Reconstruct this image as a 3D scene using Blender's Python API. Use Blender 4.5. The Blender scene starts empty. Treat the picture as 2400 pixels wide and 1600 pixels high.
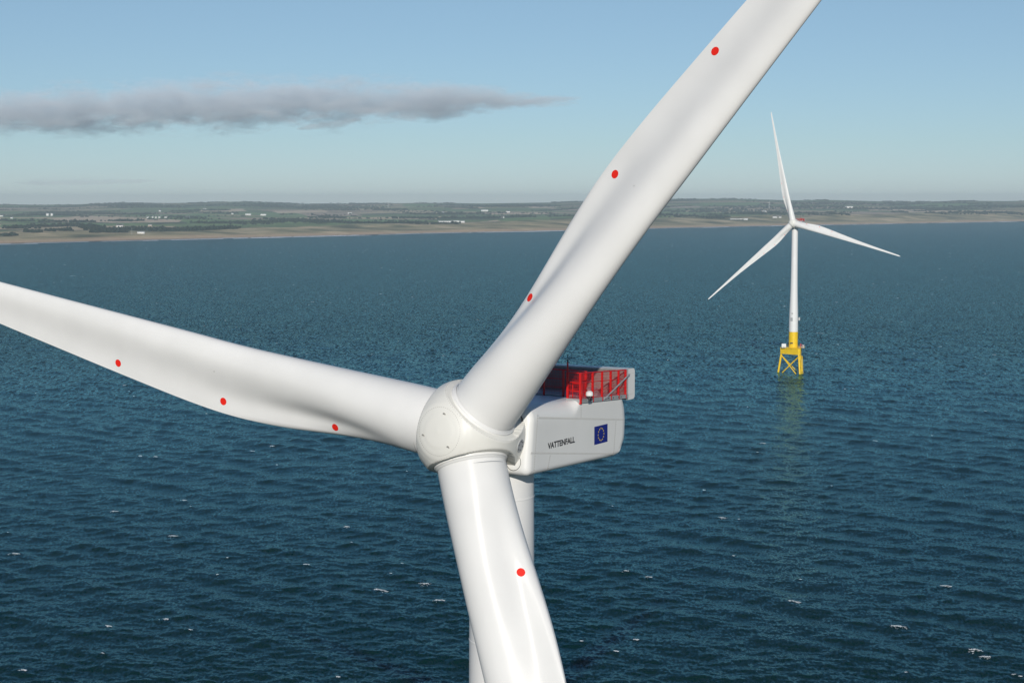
import bpy, bmesh, math, random
import numpy as np
from mathutils import Vector, Matrix

# ----------------------------------------------------------------------------- camera, sky, sun, exposure
SC = bpy.context.scene
COL = SC.collection
PI = math.pi
F_PX, HORIZON_PX, CAM_H = 3869.7, 472.95, 122.13      # focal length and eye level in px of a 2400 px wide frame
cam_d = bpy.data.cameras.new('camera')
cam = bpy.data.objects.new('camera', cam_d)
COL.objects.link(cam)
cam_d.sensor_width = 36.0
cam_d.lens = 36.0 * F_PX / 2400.0
cam_d.clip_start, cam_d.clip_end = 1.0, 80000.0
cam.location = (0, 0, CAM_H)
cam.rotation_euler = (PI / 2 - math.atan((800 - HORIZON_PX) / F_PX), 0, 0)
SC.camera = cam

SUN_ELEV, SUN_AZ = math.radians(21), math.radians(-1.5)   # the sun stands behind the camera, a little to its left
world = bpy.data.worlds.new('World')
SC.world = world
world.use_nodes = True
wn = world.node_tree
wn.nodes.clear()
sky = wn.nodes.new('ShaderNodeTexSky')
sky.sky_type = 'NISHITA'
sky.sun_disc = False
sky.sun_elevation = SUN_ELEV
sky.sun_rotation = PI - SUN_AZ
sky.altitude = 0
sky.air_density, sky.dust_density, sky.ozone_density = 0.8, 0.0, 2.0
bg = wn.nodes.new('ShaderNodeBackground')
bg.inputs['Strength'].default_value = 0.070
wo = wn.nodes.new('ShaderNodeOutputWorld')
# air light near the horizon is cooler and paler than the clear-air model gives: tint by elevation
w_tc = wn.nodes.new('ShaderNodeTexCoord')
w_sep = wn.nodes.new('ShaderNodeSeparateXYZ')
w_ramp = wn.nodes.new('ShaderNodeValToRGB')
w_el = w_ramp.color_ramp.elements
while len(w_el) < 5: w_el.new(0.5)
for w_e, (w_p, w_c) in zip(w_el, ((0.0, (0.68, 0.81, 1.13)), (0.035, (0.735, 0.86, 1.03)), (0.12, (0.95, 1.01, 1.04)), (0.35, (0.56, 0.83, 1.0)), (1.0, (0.45, 0.75, 1.0)))):
    w_e.position = w_p
    w_e.color = (*w_c, 1)
w_mul = wn.nodes.new('ShaderNodeMix')
w_mul.data_type, w_mul.blend_type = 'RGBA', 'MULTIPLY'
w_mul.inputs['Factor'].default_value = 1
wn.links.new(w_tc.outputs['Generated'], w_sep.inputs[0])
wn.links.new(w_sep.outputs[2], w_ramp.inputs[0])
wn.links.new(sky.outputs[0], w_mul.inputs['A'])
wn.links.new(w_ramp.outputs[0], w_mul.inputs['B'])
wn.links.new(w_mul.outputs['Result'], bg.inputs[0])
wn.links.new(bg.outputs[0], wo.inputs[0])
sun_d = bpy.data.lights.new('sun', 'SUN')
sun_d.energy = 3.55
sun_d.angle = math.radians(0.53)
sun_d.color = (1.0, 0.945, 0.87)
sun = bpy.data.objects.new('sun', sun_d)
COL.objects.link(sun)
SUN_DIR = Vector((math.sin(SUN_AZ) * math.cos(SUN_ELEV), -math.cos(SUN_AZ) * math.cos(SUN_ELEV), math.sin(SUN_ELEV)))
sun.rotation_euler = SUN_DIR.to_track_quat('Z', 'Y').to_euler()
SC.view_settings.view_transform = 'Standard'
SC.view_settings.look = 'None'
SC.view_settings.exposure = 0.0
SC.view_settings.gamma = 1.0
SC.cycles.volume_bounces = 5
SC.cycles.max_bounces = 8
SC.cycles.volume_step_rate = 1.0
SC.cycles.volume_max_steps = 256

HAZE_DENSITY = 5.0e-5

# ----------------------------------------------------------------------------- materials
def mat(name, color, rough=0.5, metal=0.0, noise=0.0, nscale=1.0, spec=0.5, coat=0.0, wave=0.0, wscale=0.4):
    m = bpy.data.materials.new(name)
    m.use_nodes = True
    nt = m.node_tree
    p = nt.nodes['Principled BSDF']
    p.inputs['Base Color'].default_value = (*color, 1)
    p.inputs['Roughness'].default_value = rough
    p.inputs['Metallic'].default_value = metal
    p.inputs['Specular IOR Level'].default_value = spec
    p.inputs['Coat Weight'].default_value = coat
    p.inputs['Coat Roughness'].default_value = 0.15
    tc = nt.nodes.new('ShaderNodeTexCoord')
    if noise > 0:
        n = nt.nodes.new('ShaderNodeTexNoise')
        n.inputs['Scale'].default_value = nscale
        n.inputs['Detail'].default_value = 6
        nt.links.new(tc.outputs['Object'], n.inputs['Vector'])
        mr = nt.nodes.new('ShaderNodeMapRange')
        mr.inputs['From Min'].default_value, mr.inputs['From Max'].default_value = 0.3, 0.7
        mr.inputs['To Min'].default_value, mr.inputs['To Max'].default_value = 1 - noise, 1 + noise * 0.5
        nt.links.new(n.outputs['Fac'], mr.inputs['Value'])
        mx = nt.nodes.new('ShaderNodeMix')
        mx.data_type = 'RGBA'
        mx.blend_type = 'MULTIPLY'
        mx.inputs['Factor'].default_value = 1
        mx.inputs['A'].default_value = (*color, 1)
        nt.links.new(mr.outputs[0], mx.inputs['B'])
        nt.links.new(mx.outputs['Result'], p.inputs['Base Color'])
    if wave > 0:
        n = nt.nodes.new('ShaderNodeTexNoise')
        n.inputs['Scale'].default_value = wscale
        n.inputs['Detail'].default_value = 1
        nt.links.new(tc.outputs['Object'], n.inputs['Vector'])
        b = nt.nodes.new('ShaderNodeBump')
        b.inputs['Strength'].default_value = 1
        b.inputs['Distance'].default_value = wave
        nt.links.new(n.outputs['Fac'], b.inputs['Height'])
        nt.links.new(b.outputs[0], p.inputs['Normal'])
    return m

M_BLADE = mat('blade_white_gelcoat', (0.775, 0.768, 0.74), 0.30, noise=0.05, nscale=0.25, spec=0.12, wave=0.04, wscale=0.35)
M_SPIN = mat('cream_white_fibreglass', (0.77, 0.755, 0.69), 0.42, noise=0.03, nscale=0.4)
M_NAC = mat('nacelle_white_fibreglass', (0.77, 0.765, 0.73), 0.38, noise=0.04, nscale=0.35)
M_TOWER = mat('tower_white_paint', (0.77, 0.765, 0.745), 0.4, noise=0.03, nscale=0.15)
M_MARK = mat('red_marker_paint', (0.80, 0.022, 0.012), 0.6, spec=0.15)
M_RED = mat('red_fence_paint', (0.58, 0.010, 0.009), 0.4)
M_GALV = mat('galvanised_steel', (0.42, 0.43, 0.43), 0.45, metal=0.3, noise=0.15, nscale=3)
M_CORE = mat('cooler_core_fins', (0.21, 0.19, 0.175), 0.6, noise=0.2, nscale=4)
M_BLACK = mat('black_rubber', (0.012, 0.012, 0.013), 0.5)
M_BOLT = mat('grey_bolt_heads', (0.30, 0.29, 0.26), 0.5)
M_SEAM = mat('seam_sealant', (0.55, 0.54, 0.50), 0.6)
M_LETTER = mat('charcoal_lettering', (0.035, 0.035, 0.038), 0.5)
M_FLAG = mat('flag_blue', (0.003, 0.012, 0.20), 0.45)
M_STAR = mat('star_yellow', (0.85, 0.62, 0.02), 0.45)
M_YEL = mat('yellow_steel_paint', (0.88, 0.575, 0.008), 0.42, noise=0.10, nscale=0.5)
M_GREY = mat('grey_panel', (0.40, 0.41, 0.41), 0.5)
M_WHITEBOX = mat('white_cabinet_paint', (0.78, 0.78, 0.76), 0.45, noise=0.04, nscale=1)
M_GLASS = mat('lamp_lens', (0.75, 0.75, 0.72), 0.12)
M_WALL = mat('white_harled_wall', (0.80, 0.79, 0.75), 0.8, noise=0.05, nscale=0.3)
M_TAN = mat('sandstone_wall', (0.42, 0.34, 0.25), 0.8, noise=0.1, nscale=0.3)
M_SLATE = mat('slate_roof', (0.10, 0.10, 0.11), 0.7, noise=0.15, nscale=0.5)
M_SHEET = mat('light_sheet_roof', (0.62, 0.64, 0.64), 0.5, noise=0.08, nscale=0.2)

# ----------------------------------------------------------------------------- helpers
def link(o, parent=None):
    COL.objects.link(o)
    if parent is not None:
        o.parent = parent
    return o

def obj_from(name, verts, faces, mats, parent=None, midx=None, smooth=False, angle=None):
    me = bpy.data.meshes.new(name)
    me.from_pydata([tuple(map(float, v)) for v in verts], [], [tuple(map(int, f)) for f in faces])
    for m in (mats if isinstance(mats, (list, tuple)) else [mats]):
        me.materials.append(m)
    if midx is not None:
        me.polygons.foreach_set('material_index', np.asarray(midx, dtype=np.int32))
    if smooth:
        me.polygons.foreach_set('use_smooth', np.ones(len(me.polygons), dtype=bool))
        if angle:
            me.set_sharp_from_angle(angle=math.radians(angle))
    me.update()
    return link(bpy.data.objects.new(name, me), parent)

class MB:
    """collects primitive shapes that become ONE mesh object"""
    def __init__(s):
        s.v, s.f, s.m = [], [], []
    def add(s, verts, faces, mi=0):
        o = len(s.v)
        s.v += [tuple(v) for v in verts]
        s.f += [tuple(i + o for i in f) for f in faces]
        s.m += [mi] * len(faces)
        return s
    def box(s, c, size, mi=0, R=None):
        c = Vector(c)
        vs = []
        for dx, dy, dz in ((-1, -1, -1), (1, -1, -1), (1, 1, -1), (-1, 1, -1), (-1, -1, 1), (1, -1, 1), (1, 1, 1), (-1, 1, 1)):
            v = Vector((dx * size[0] / 2, dy * size[1] / 2, dz * size[2] / 2))
            vs.append(c + (R @ v if R else v))
        return s.add(vs, ((0, 3, 2, 1), (4, 5, 6, 7), (0, 1, 5, 4), (1, 2, 6, 5), (2, 3, 7, 6), (3, 0, 4, 7)), mi)
    def tube(s, a, b, r, n=8, mi=0, r2=None, caps=True):
        a, b = Vector(a), Vector(b)
        d = (b - a).normalized()
        x = d.orthogonal().normalized()
        y = d.cross(x)
        r2 = r if r2 is None else r2
        vs = [a + (x * math.cos(2 * PI * k / n) + y * math.sin(2 * PI * k / n)) * r for k in range(n)]
        vs += [b + (x * math.cos(2 * PI * k / n) + y * math.sin(2 * PI * k / n)) * r2 for k in range(n)]
        fs = [(k, (k + 1) % n, n + (k + 1) % n, n + k) for k in range(n)]
        if caps:
            fs += [tuple(range(n - 1, -1, -1)), tuple(range(n, 2 * n))]
        return s.add(vs, fs, mi)
    def lathe(s, prof, n=32, mi=0, cap=True, T=None):
        """prof: (radius, z) list revolved about z"""
        vs, fs = [], []
        for r, z in prof:
            for k in range(n):
                v = Vector((r * math.cos(2 * PI * k / n), r * math.sin(2 * PI * k / n), z))
                vs.append(T @ v if T else v)
        for i in range(len(prof) - 1):
            for k in range(n):
                fs.append((i * n + k, i * n + (k + 1) % n, (i + 1) * n + (k + 1) % n, (i + 1) * n + k))
        if cap:
            fs += [tuple(range(n - 1, -1, -1)), tuple(range((len(prof) - 1) * n, len(prof) * n))]
        return s.add(vs, fs, mi)
    def ring(s, c, axis, R, r, n=24, m=6, mi=0):
        c, axis = Vector(c), Vector(axis).normalized()
        x = axis.orthogonal().normalized()
        y = axis.cross(x)
        vs, fs = [], []
        for i in range(n):
            e = x * math.cos(2 * PI * i / n) + y * math.sin(2 * PI * i / n)
            for j in range(m):
                vs.append(c + e * (R + r * math.cos(2 * PI * j / m)) + axis * r * math.sin(2 * PI * j / m))
        for i in range(n):
            for j in range(m):
                fs.append((i * m + j, ((i + 1) % n) * m + j, ((i + 1) % n) * m + (j + 1) % m, i * m + (j + 1) % m))
        return s.add(vs, fs, mi)
    def build(s, name, mats, parent=None, smooth=False, angle=35):
        return obj_from(name, s.v, s.f, mats, parent, s.m, smooth, angle)

def empty(name, loc=(0, 0, 0), rz=0.0):
    o = bpy.data.objects.new(name, None)
    o.location = loc
    o.rotation_euler = (0, 0, rz)
    o.empty_display_size = 2
    return link(o)

def tag(o, label=None, cat=None, group=None, kind=None):
    if label: o['label'] = label
    if cat: o['category'] = cat
    if group: o['group'] = group
    if kind: o['kind'] = kind
    return o

def copy_tree(o, parent=None):
    c = o.copy()
    COL.objects.link(c)
    if parent is not None:
        c.parent = parent
    for ch in list(o.children):
        copy_tree(ch, c)
    return c

def pixel_ground(x, y, z=0.0):
    """the point at height z that lies on the photograph's sight line through (x, y)"""
    a = math.atan((800 - HORIZON_PX) / F_PX)
    du, dv = (x - 1200) / F_PX, (y - 800) / F_PX
    d = Vector((du, math.cos(a) - dv * math.sin(a), -math.sin(a) - dv * math.cos(a)))
    k = (z - CAM_H) / d.z
    return Vector((0, 0, CAM_H)) + d * k

# ----------------------------------------------------------------------------- noise for the land
def hash2(ix, iy, seed=0):
    h = (ix.astype(np.int64) * 374761393 + iy.astype(np.int64) * 668265263 + seed * 982451653) & 0xFFFFFFFF
    h = ((h ^ (h >> 13)) * 1274126177) & 0xFFFFFFFF
    return ((h ^ (h >> 16)) & 0xFFFF) / 65535.0

def vnoise(x, y, seed=0):
    ix, iy = np.floor(x), np.floor(y)
    fx, fy = x - ix, y - iy
    fx, fy = fx * fx * (3 - 2 * fx), fy * fy * (3 - 2 * fy)
    a, b = hash2(ix, iy, seed), hash2(ix + 1, iy, seed)
    c, d = hash2(ix, iy + 1, seed), hash2(ix + 1, iy + 1, seed)
    return (a * (1 - fx) + b * fx) * (1 - fy) + (c * (1 - fx) + d * fx) * fy

def fbm(x, y, seed=0, octv=4):
    s, a, t = 0, 0.5, 0
    for k in range(octv):
        s = s + a * vnoise(x * 2 ** k, y * 2 ** k, seed + k)
        t += a
        a *= 0.5
    return s / t

def sstep(a, b, x):
    t = np.clip((x - a) / (b - a), 0, 1)
    return t * t * (3 - 2 * t)

# ----------------------------------------------------------------------------- sea
rng = np.random.default_rng(7)
WIND = math.atan2(0.88, 0.47)
N_W = 84
lam = np.exp(np.linspace(math.log(1.2), math.log(38.0), N_W))
lam *= rng.uniform(0.93, 1.07, N_W)
kk = 2 * PI / lam
spread = np.where(lam > 14, 0.55, 1.0)
ang = WIND + rng.normal(0, 1, N_W) * spread
slope = 0.022 * np.where(lam > 12, (12 / lam) ** 0.55, 1.0)
amp = slope / kk
phase = rng.uniform(0, 2 * PI, N_W)
KX, KY = kk * np.cos(ang), kk * np.sin(ang)

def waves(X, Y, filt=None):
    """Gerstner sum; filt = local mesh spacing, waves too short for it are left to the material"""
    dx = np.zeros_like(X); dy = np.zeros_like(X); dz = np.zeros_like(X); jac = np.zeros_like(X)
    gust = None
    gust = 0.3 + 1.35 * fbm(X / 95.0 + 40, Y / 70.0 + 11, 77, 3)
    for i in range(N_W):
        a = amp[i] * (gust if lam[i] < 12 else 1.0)
        w = 1.0 if filt is None else np.clip(lam[i] / (2.2 * filt) - 1.0, 0, 1)
        p = (KX[i] * X + KY[i] * Y + phase[i]).astype(np.float32)
        s, c = np.sin(p), np.cos(p)
        aw = a * w
        dz += aw * c
        q = 0.9 * aw
        dx -= q * (KX[i] / kk[i]) * s
        dy -= q * (KY[i] / kk[i]) * s
        jac += q * kk[i] * c
    return dx, dy, dz, jac

def grid_mesh(name, P, nr, nc, material, attrs=None, smooth=True):
    me = bpy.data.meshes.new(name)
    me.vertices.add(nr * nc)
    me.vertices.foreach_set('co', P.astype(np.float32).ravel())
    i = np.arange(nr * nc).reshape(nr, nc)
    q = np.stack([i[:-1, :-1], i[:-1, 1:], i[1:, 1:], i[1:, :-1]], -1).reshape(-1, 4)
    me.loops.add(q.size)
    me.loops.foreach_set('vertex_index', q.astype(np.int32).ravel())
    me.polygons.add(len(q))
    me.polygons.foreach_set('loop_start', np.arange(0, q.size, 4, dtype=np.int32))
    me.polygons.foreach_set('use_smooth', np.full(len(q), smooth, dtype=bool))
    me.update(calc_edges=True)
    for k, v in (attrs or {}).items():
        at = me.attributes.new(k, 'FLOAT', 'POINT')
        at.data.foreach_set('value', v.astype(np.float32).ravel())
    me.materials.append(material)
    return link(bpy.data.objects.new(name, me))

M_SEA = bpy.data.materials.new('sea_water')
M_SEA.use_nodes = True
nt = M_SEA.node_tree
nt.nodes.clear()
sea_out = nt.nodes.new('ShaderNodeOutputMaterial')
sea_body = nt.nodes.new('ShaderNodeBsdfDiffuse')
sea_body.inputs['Color'].default_value = (0.0008, 0.023, 0.021, 1)
sea_gloss = nt.nodes.new('ShaderNodeBsdfGlossy')
sea_gloss.inputs['Color'].default_value = (0.295, 0.57, 0.625, 1)
sea_gloss.inputs['Roughness'].default_value = 0.13
sea_fres = nt.nodes.new('ShaderNodeFresnel')
sea_fres.inputs['IOR'].default_value = 1.33
sea_mix = nt.nodes.new('ShaderNodeMixShader')
nt.links.new(sea_fres.outputs[0], sea_mix.inputs[0])
nt.links.new(sea_body.outputs[0], sea_mix.inputs[1])
nt.links.new(sea_gloss.outputs[0], sea_mix.inputs[2])
nt.links.new(sea_mix.outputs[0], sea_out.inputs['Surface'])
geo = nt.nodes.new('ShaderNodeNewGeometry')
def sea_noise(scale, stretch, amp_xy, vec_in):
    mp = nt.nodes.new('ShaderNodeMapping')
    mp.inputs['Rotation'].default_value = (0, 0, -WIND)
    mp.inputs['Scale'].default_value = (scale, scale * stretch, scale)
    nt.links.new(geo.outputs['Position'], mp.inputs['Vector'])
    n = nt.nodes.new('ShaderNodeTexNoise')
    n.inputs['Scale'].default_value = 1
    n.inputs['Detail'].default_value = 3
    nt.links.new(mp.outputs[0], n.inputs['Vector'])
    sb = nt.nodes.new('ShaderNodeVectorMath'); sb.operation = 'SUBTRACT'
    sb.inputs[1].default_value = (0.5, 0.5, 0.5)
    nt.links.new(n.outputs['Color'], sb.inputs[0])
    ml = nt.nodes.new('ShaderNodeVectorMath'); ml.operation = 'MULTIPLY'
    ml.inputs[1].default_value = (amp_xy, amp_xy, 0)
    nt.links.new(sb.outputs[0], ml.inputs[0])
    ad = nt.nodes.new('ShaderNodeVectorMath'); ad.operation = 'ADD'
    nt.links.new(vec_in, ad.inputs[0])
    nt.links.new(ml.outputs[0], ad.inputs[1])
    return ad.outputs[0]
v = sea_noise(1.3, 0.55, 0.65, geo.outputs['Normal'])
# longer slopes only where the mesh no longer carries them (attribute chop = 1 far out)
at = nt.nodes.new('ShaderNodeAttribute'); at.attribute_name = 'chop'
v2 = sea_noise(0.5, 0.4, 2.4, v)
mixv = nt.nodes.new('ShaderNodeMix'); mixv.data_type = 'VECTOR'
nt.links.new(at.outputs['Fac'], mixv.inputs['Factor'])
nt.links.new(v, mixv.inputs[4]); nt.links.new(v2, mixv.inputs[5])
nz = nt.nodes.new('ShaderNodeVectorMath'); nz.operation = 'NORMALIZE'
nt.links.new(mixv.outputs[1], nz.inputs[0])
for sea_node in (sea_body, sea_gloss, sea_fres):
    nt.links.new(nz.outputs[0], sea_node.inputs['Normal'])

def build_sea():
    d_rows = np.concatenate([np.arange(40, 300, 4.0),
                             1.0 / np.linspace(1 / 300.0, 1 / 12000.0, 1250),
                             np.array([13500, 15500, 18000, 21000.0])])
    a_cols = np.concatenate([np.linspace(-60, -21.5, 40), np.linspace(-21, 21, 1180), np.linspace(21.5, 60, 40)])
    a_cols = np.radians(a_cols)
    nr, nc = len(d_rows), len(a_cols)
    D, A = np.meshgrid(d_rows, a_cols, indexing='ij')
    A = A.astype(np.float32); D = D.astype(np.float32)
    X, Y = D * np.sin(A), D * np.cos(A)
    sp = np.gradient(d_rows)[:, None] * np.ones(nc)[None]
    sc = np.gradient(a_cols)[None] * D
    filt = np.maximum(sp, sc).astype(np.float32)
    dx, dy, dz, jac = waves(X, Y, filt)
    # slow patches of rougher and smoother water
    P = np.stack([X + dx, Y + dy, dz], -1)
    chop = sstep(1.0, 7.0, filt)
    o = grid_mesh('sea', P, nr, nc, M_SEA, {'chop': chop})
    tag(o, kind='structure')
build_sea()

# whitecaps: lacy foam lying on the wave crests
M_FOAM = mat('sea_foam', (0.82, 0.84, 0.85), 0.8)
def build_whitecaps():
    R = random.Random(11)
    mb_v, mb_f = [], []
    def blob(cx, cy, cz, rx, ry, rot, n):
        o = len(mb_v)
        c, s = math.cos(rot), math.sin(rot)
        for k in range(n):
            t = 2 * PI * k / n
            q = R.uniform(0.5, 1.15)
            ux, uy = rx * q * math.cos(t), ry * q * math.sin(t)
            mb_v.append((cx + c * ux - s * uy, cy + s * ux + c * uy, cz + R.uniform(-0.03, 0.05)))
        mb_v.append((cx, cy, cz + 0.12 * min(1, rx)))
        for k in range(n):
            mb_f.append((o + k, o + (k + 1) % n, o + n))
    caps = []
    seen = [(925, 1376, 7), (958, 1378, 5), (300, 1456, 3), (375, 1462, 3), (1065, 1398, 4), (118, 1560, 2.5), (440, 1168, 3), (245, 1200, 3.5),
            (383, 1250, 5), (300, 1073, 3), (610, 1049, 3), (620, 1054, 2.5), (271, 905, 5), (10, 1300, 4), (1675, 1218, 4), (2200, 1377, 4),
            (2125, 1480, 6), (1890, 1403, 5), (2310, 1527, 5), (2285, 1552, 3.5), (1465, 1350, 2.5), (1475, 1503, 2), (1815, 1040, 4), (2070, 1030, 3),
            (1920, 780, 10), (180, 646, 12), (790, 578, 12), (745, 707, 6), (345, 1074, 3.5), (1535, 1356, 2.5), (2380, 1556, 5), (800, 1230, 3)]
    for x, y, L in seen:
        g = pixel_ground(x, y)
        caps.append((g.x, g.y, L))
    n = 0
    while n < 430:
        d = 1.0 / R.uniform(1 / 420.0, 1 / 4300.0) if R.random() < 0.18 else R.uniform(1000, 4800)
        a = math.radians(R.uniform(-22, 22))
        x, y = d * math.sin(a), d * math.cos(a)
        caps.append((x, y, R.choice((0.3, 0.4, 0.5, 0.7, 1.0, 1.5)) * R.uniform(0.7, 1.3) * (1 + d / 2200)))
        n += 1
    crest_dir = WIND - PI / 2
    for x, y, L in caps:
        d = math.hypot(x, y)
        # walk to the local crest
        gx, gy = np.meshgrid(np.linspace(-5, 5, 11), np.linspace(-5, 5, 11))
        X, Y = (x + gx).astype(np.float64), (y + gy).astype(np.float64)
        _, _, dz, _ = waves(X, Y, np.full_like(X, 0.4 if d < 700 else max(0.4, d * d / 200000)))
        k = int(np.argmax(dz))
        x, y = X.ravel()[k], Y.ravel()[k]
        cnt = int(12 + L * 9) if d < 1000 else int(5 + L * 1.6)
        bend = R.uniform(-0.35, 0.35)
        rot = crest_dir + R.gauss(0, 0.15)
        pts = []
        for j in range(cnt):
            s = R.triangular(-0.5, 0.5, R.uniform(-0.3, 0.3)) * L
            w = abs(R.gauss(0, 0.16)) * min(L, 4) * (1 if R.random() < 0.8 else 2.2)
            lx, ly = s, -w + bend * s * s / max(L, 1)
            pts.append((x + math.cos(rot) * lx - math.sin(rot) * ly, y + math.sin(rot) * lx + math.cos(rot) * ly))
        PX, PY = np.array([q[0] for q in pts]), np.array([q[1] for q in pts])
        dx, dy, dz, _ = waves(PX, PY, np.full_like(PX, max(0.34, d * d / 260000)))
        size = 0.22 if d < 1000 else 0.30 * d / 1000
        for j in range(cnt):
            r = size * R.uniform(0.4, 1.25)
            blob(PX[j] + dx[j], PY[j] + dy[j], dz[j] + 0.07, r * R.uniform(1.0, 2.4), r * 0.6, rot + R.uniform(-0.6, 0.6), 6)
    o = obj_from('whitecap_foam', mb_v, mb_f, M_FOAM)
    tag(o, 'scattered white foam flecks breaking on the wave crests', 'foam', kind='stuff')
build_whitecaps()

# ----------------------------------------------------------------------------- land
SHORE = np.array([(-1494, 4818), (-1165, 5305), (-753, 5829), (-332, 6423), (180, 6985), (650, 7615), (1307, 8432), (2153, 9258), (3217, 10376.)])
DT, DN = np.array([0.648, 0.762]), np.array([-0.762, 0.648])
sh_t, sh_g = SHORE @ DT, SHORE @ DN
sh_t = np.concatenate([[-3000], sh_t, [30000]])
sh_g = np.concatenate([[sh_g[0]], sh_g, [sh_g[-1] + 60]])
def shore_offset(t):
    return np.interp(t, sh_t, sh_g) + 14 * (vnoise(t / 260.0, t * 0, 3) - 0.5)
SKY_X = np.array([-900, 0, 70, 150, 290, 400, 500, 555, 640, 700, 750, 850, 1000, 1130, 1290, 1450, 1580, 1700, 1850, 1950, 2060, 2150, 2250, 2350, 2400, 3200.])
SKY_Y = np.array([479, 478.7, 480, 480.5, 474.6, 476, 474.3, 472.6, 475.5, 478, 477, 477.5, 475.5, 477, 474.8, 471, 466, 465.8, 469.5, 469, 472, 473.5, 470.5, 471.5, 470.7, 472])
def skyline_z(X, Y):
    xs = 1200 + F_PX * X / np.maximum(Y, 100)
    return CAM_H + (HORIZON_PX - np.interp(xs, SKY_X, SKY_Y)) * 16000 / F_PX

def land_height(t, s):
    """t along the coast, s metres inland from the waterline"""
    g = shore_offset(t)
    X, Y = t * DT[0] + (s + g) * DN[0], t * DT[1] + (s + g) * DN[1]
    dune = sstep(25, 120, s) * (5 + 9 * fbm(t / 170, s / 90, 21, 4)) + sstep(-60, 30, s) * 2.2
    dune += sstep(110, 260, s) * (1 - sstep(420, 800, s)) * 14 * np.maximum(0, fbm(t / 230, s / 160, 5, 4) - 0.38)
    bluff = np.interp(t, [2700, 4600, 5500, 7000, 8500, 10000], [3, 7, 13, 24, 31, 34])
    dune += sstep(40, 480, s) * bluff * (0.55 + 0.9 * fbm(t / 520, s / 260, 61, 4)) * (1 - 0.6 * sstep(700, 1900, s))
    plain = 3 + 0.0025 * np.maximum(s, 0) + 10 * sstep(300, 3000, s) * fbm(t / 1500, s / 900, 8, 4)
    z = dune + sstep(200, 700, s) * plain
    hump = fbm(t / 2600, s / 900, 31, 4)
    z = z + sstep(1500, 4500, s) * 34 * np.maximum(0, hump - 0.42)
    zr = skyline_z(X, Y)
    ridge = sstep(10500, 16000, Y) * (1 - 0.55 * sstep(16200, 17600, Y))
    z = z * (1 - ridge) + zr * ridge + (1 - np.abs(2 * ridge - 1)) * 14 * (fbm(X / 1300, Y / 900, 44, 4) - 0.5)
    return z - 2.6 * (1 - sstep(-60, 10, s)), X, Y

M_LAND = bpy.data.materials.new('coastal_farmland')
M_LAND.use_nodes = True
nt = M_LAND.node_tree
lp = nt.nodes['Principled BSDF']
lp.inputs['Roughness'].default_value = 0.9
lp.inputs['Specular IOR Level'].default_value = 0.15
geo = nt.nodes.new('ShaderNodeNewGeometry')
def N(t, **kw):
    n = nt.nodes.new(t)
    for k, val in kw.items():
        setattr(n, k, val)
    return n
def mapping(scale, rot=0.0):
    mp = N('ShaderNodeMapping')
    mp.inputs['Rotation'].default_value = (0, 0, rot)
    mp.inputs['Scale'].default_value = scale
    nt.links.new(geo.outputs['Position'], mp.inputs['Vector'])
    return mp.outputs[0]
def noise(scale, detail=4, rot=0.0):
    n = N('ShaderNodeTexNoise')
    n.inputs['Scale'].default_value = 1
    n.inputs['Detail'].default_value = detail
    nt.links.new(mapping(scale, rot), n.inputs['Vector'])
    return n.outputs['Fac']
def ramp(fac, stops, interp='LINEAR'):
    r = N('ShaderNodeValToRGB')
    r.color_ramp.interpolation = interp
    e = r.color_ramp.elements
    while len(e) < len(stops): e.new(0.5)
    for i, (pos, c) in enumerate(stops):
        e[i].position = pos
        e[i].color = (*c, 1) if len(c) == 3 else c
    nt.links.new(fac, r.inputs[0])
    return r.outputs[0]
def mix(fac, a, b, mode='MIX'):
    m = N('ShaderNodeMix', data_type='RGBA', blend_type=mode)
    if isinstance(fac, float): m.inputs['Factor'].default_value = fac
    else: nt.links.new(fac, m.inputs['Factor'])
    nt.links.new(a, m.inputs['A']); nt.links.new(b, m.inputs['B'])
    return m.outputs['Result']
def maprange(vv, a, b, c=0.0, d=1.0):
    m = N('ShaderNodeMapRange')
    for k, q in zip(('From Min', 'From Max', 'To Min', 'To Max'), (a, b, c, d)):
        m.inputs[k].default_value = q
    nt.links.new(vv, m.inputs['Value'])
    return m.outputs[0]
CO_ROT = -math.atan2(DT[1], DT[0])
vor = N('ShaderNodeTexVoronoi', voronoi_dimensions='2D')
vor.inputs['Scale'].default_value = 1
nt.links.new(mapping((1 / 900, 1 / 640, 1), CO_ROT), vor.inputs['Vector'])
sep = N('ShaderNodeSeparateColor')
nt.links.new(vor.outputs['Color'], sep.inputs[0])
fields = ramp(sep.outputs[0], [(0.0, (0.188, 0.290, 0.113)), (0.22, (0.740, 0.590, 0.377)), (0.34, (0.226, 0.352, 0.127)), (0.52, (0.428, 0.389, 0.214)),
                               (0.62, (0.151, 0.251, 0.101)), (0.76, (0.552, 0.428, 0.301)), (0.88, (0.113, 0.156, 0.095))], 'CONSTANT')
fine = noise((1 / 60, 1 / 45, 1), 5)
fields = mix(maprange(fine, 0.3, 0.7, 0.0, 0.45), fields, ramp(sep.outputs[1], [(0.0, (0.06, 0.085, 0.035)), (1.0, (0.20, 0.17, 0.10))]))
moor = noise((1 / 1500, 1 / 700, 1), 5, CO_ROT)
sep_y = N('ShaderNodeSeparateXYZ')
nt.links.new(geo.outputs['Position'], sep_y.inputs[0])
moor_y = N('ShaderNodeMath', operation='ADD')
nt.links.new(moor, moor_y.inputs[0])
nt.links.new(maprange(sep_y.outputs[1], 9500, 14000, 0.0, 0.13), moor_y.inputs[1])
moor = moor_y.outputs[0]
fields = mix(maprange(moor, 0.60, 0.66), fields, ramp(fine, [(0.3, (0.03, 0.045, 0.03)), (0.7, (0.06, 0.07, 0.045))]))
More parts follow.
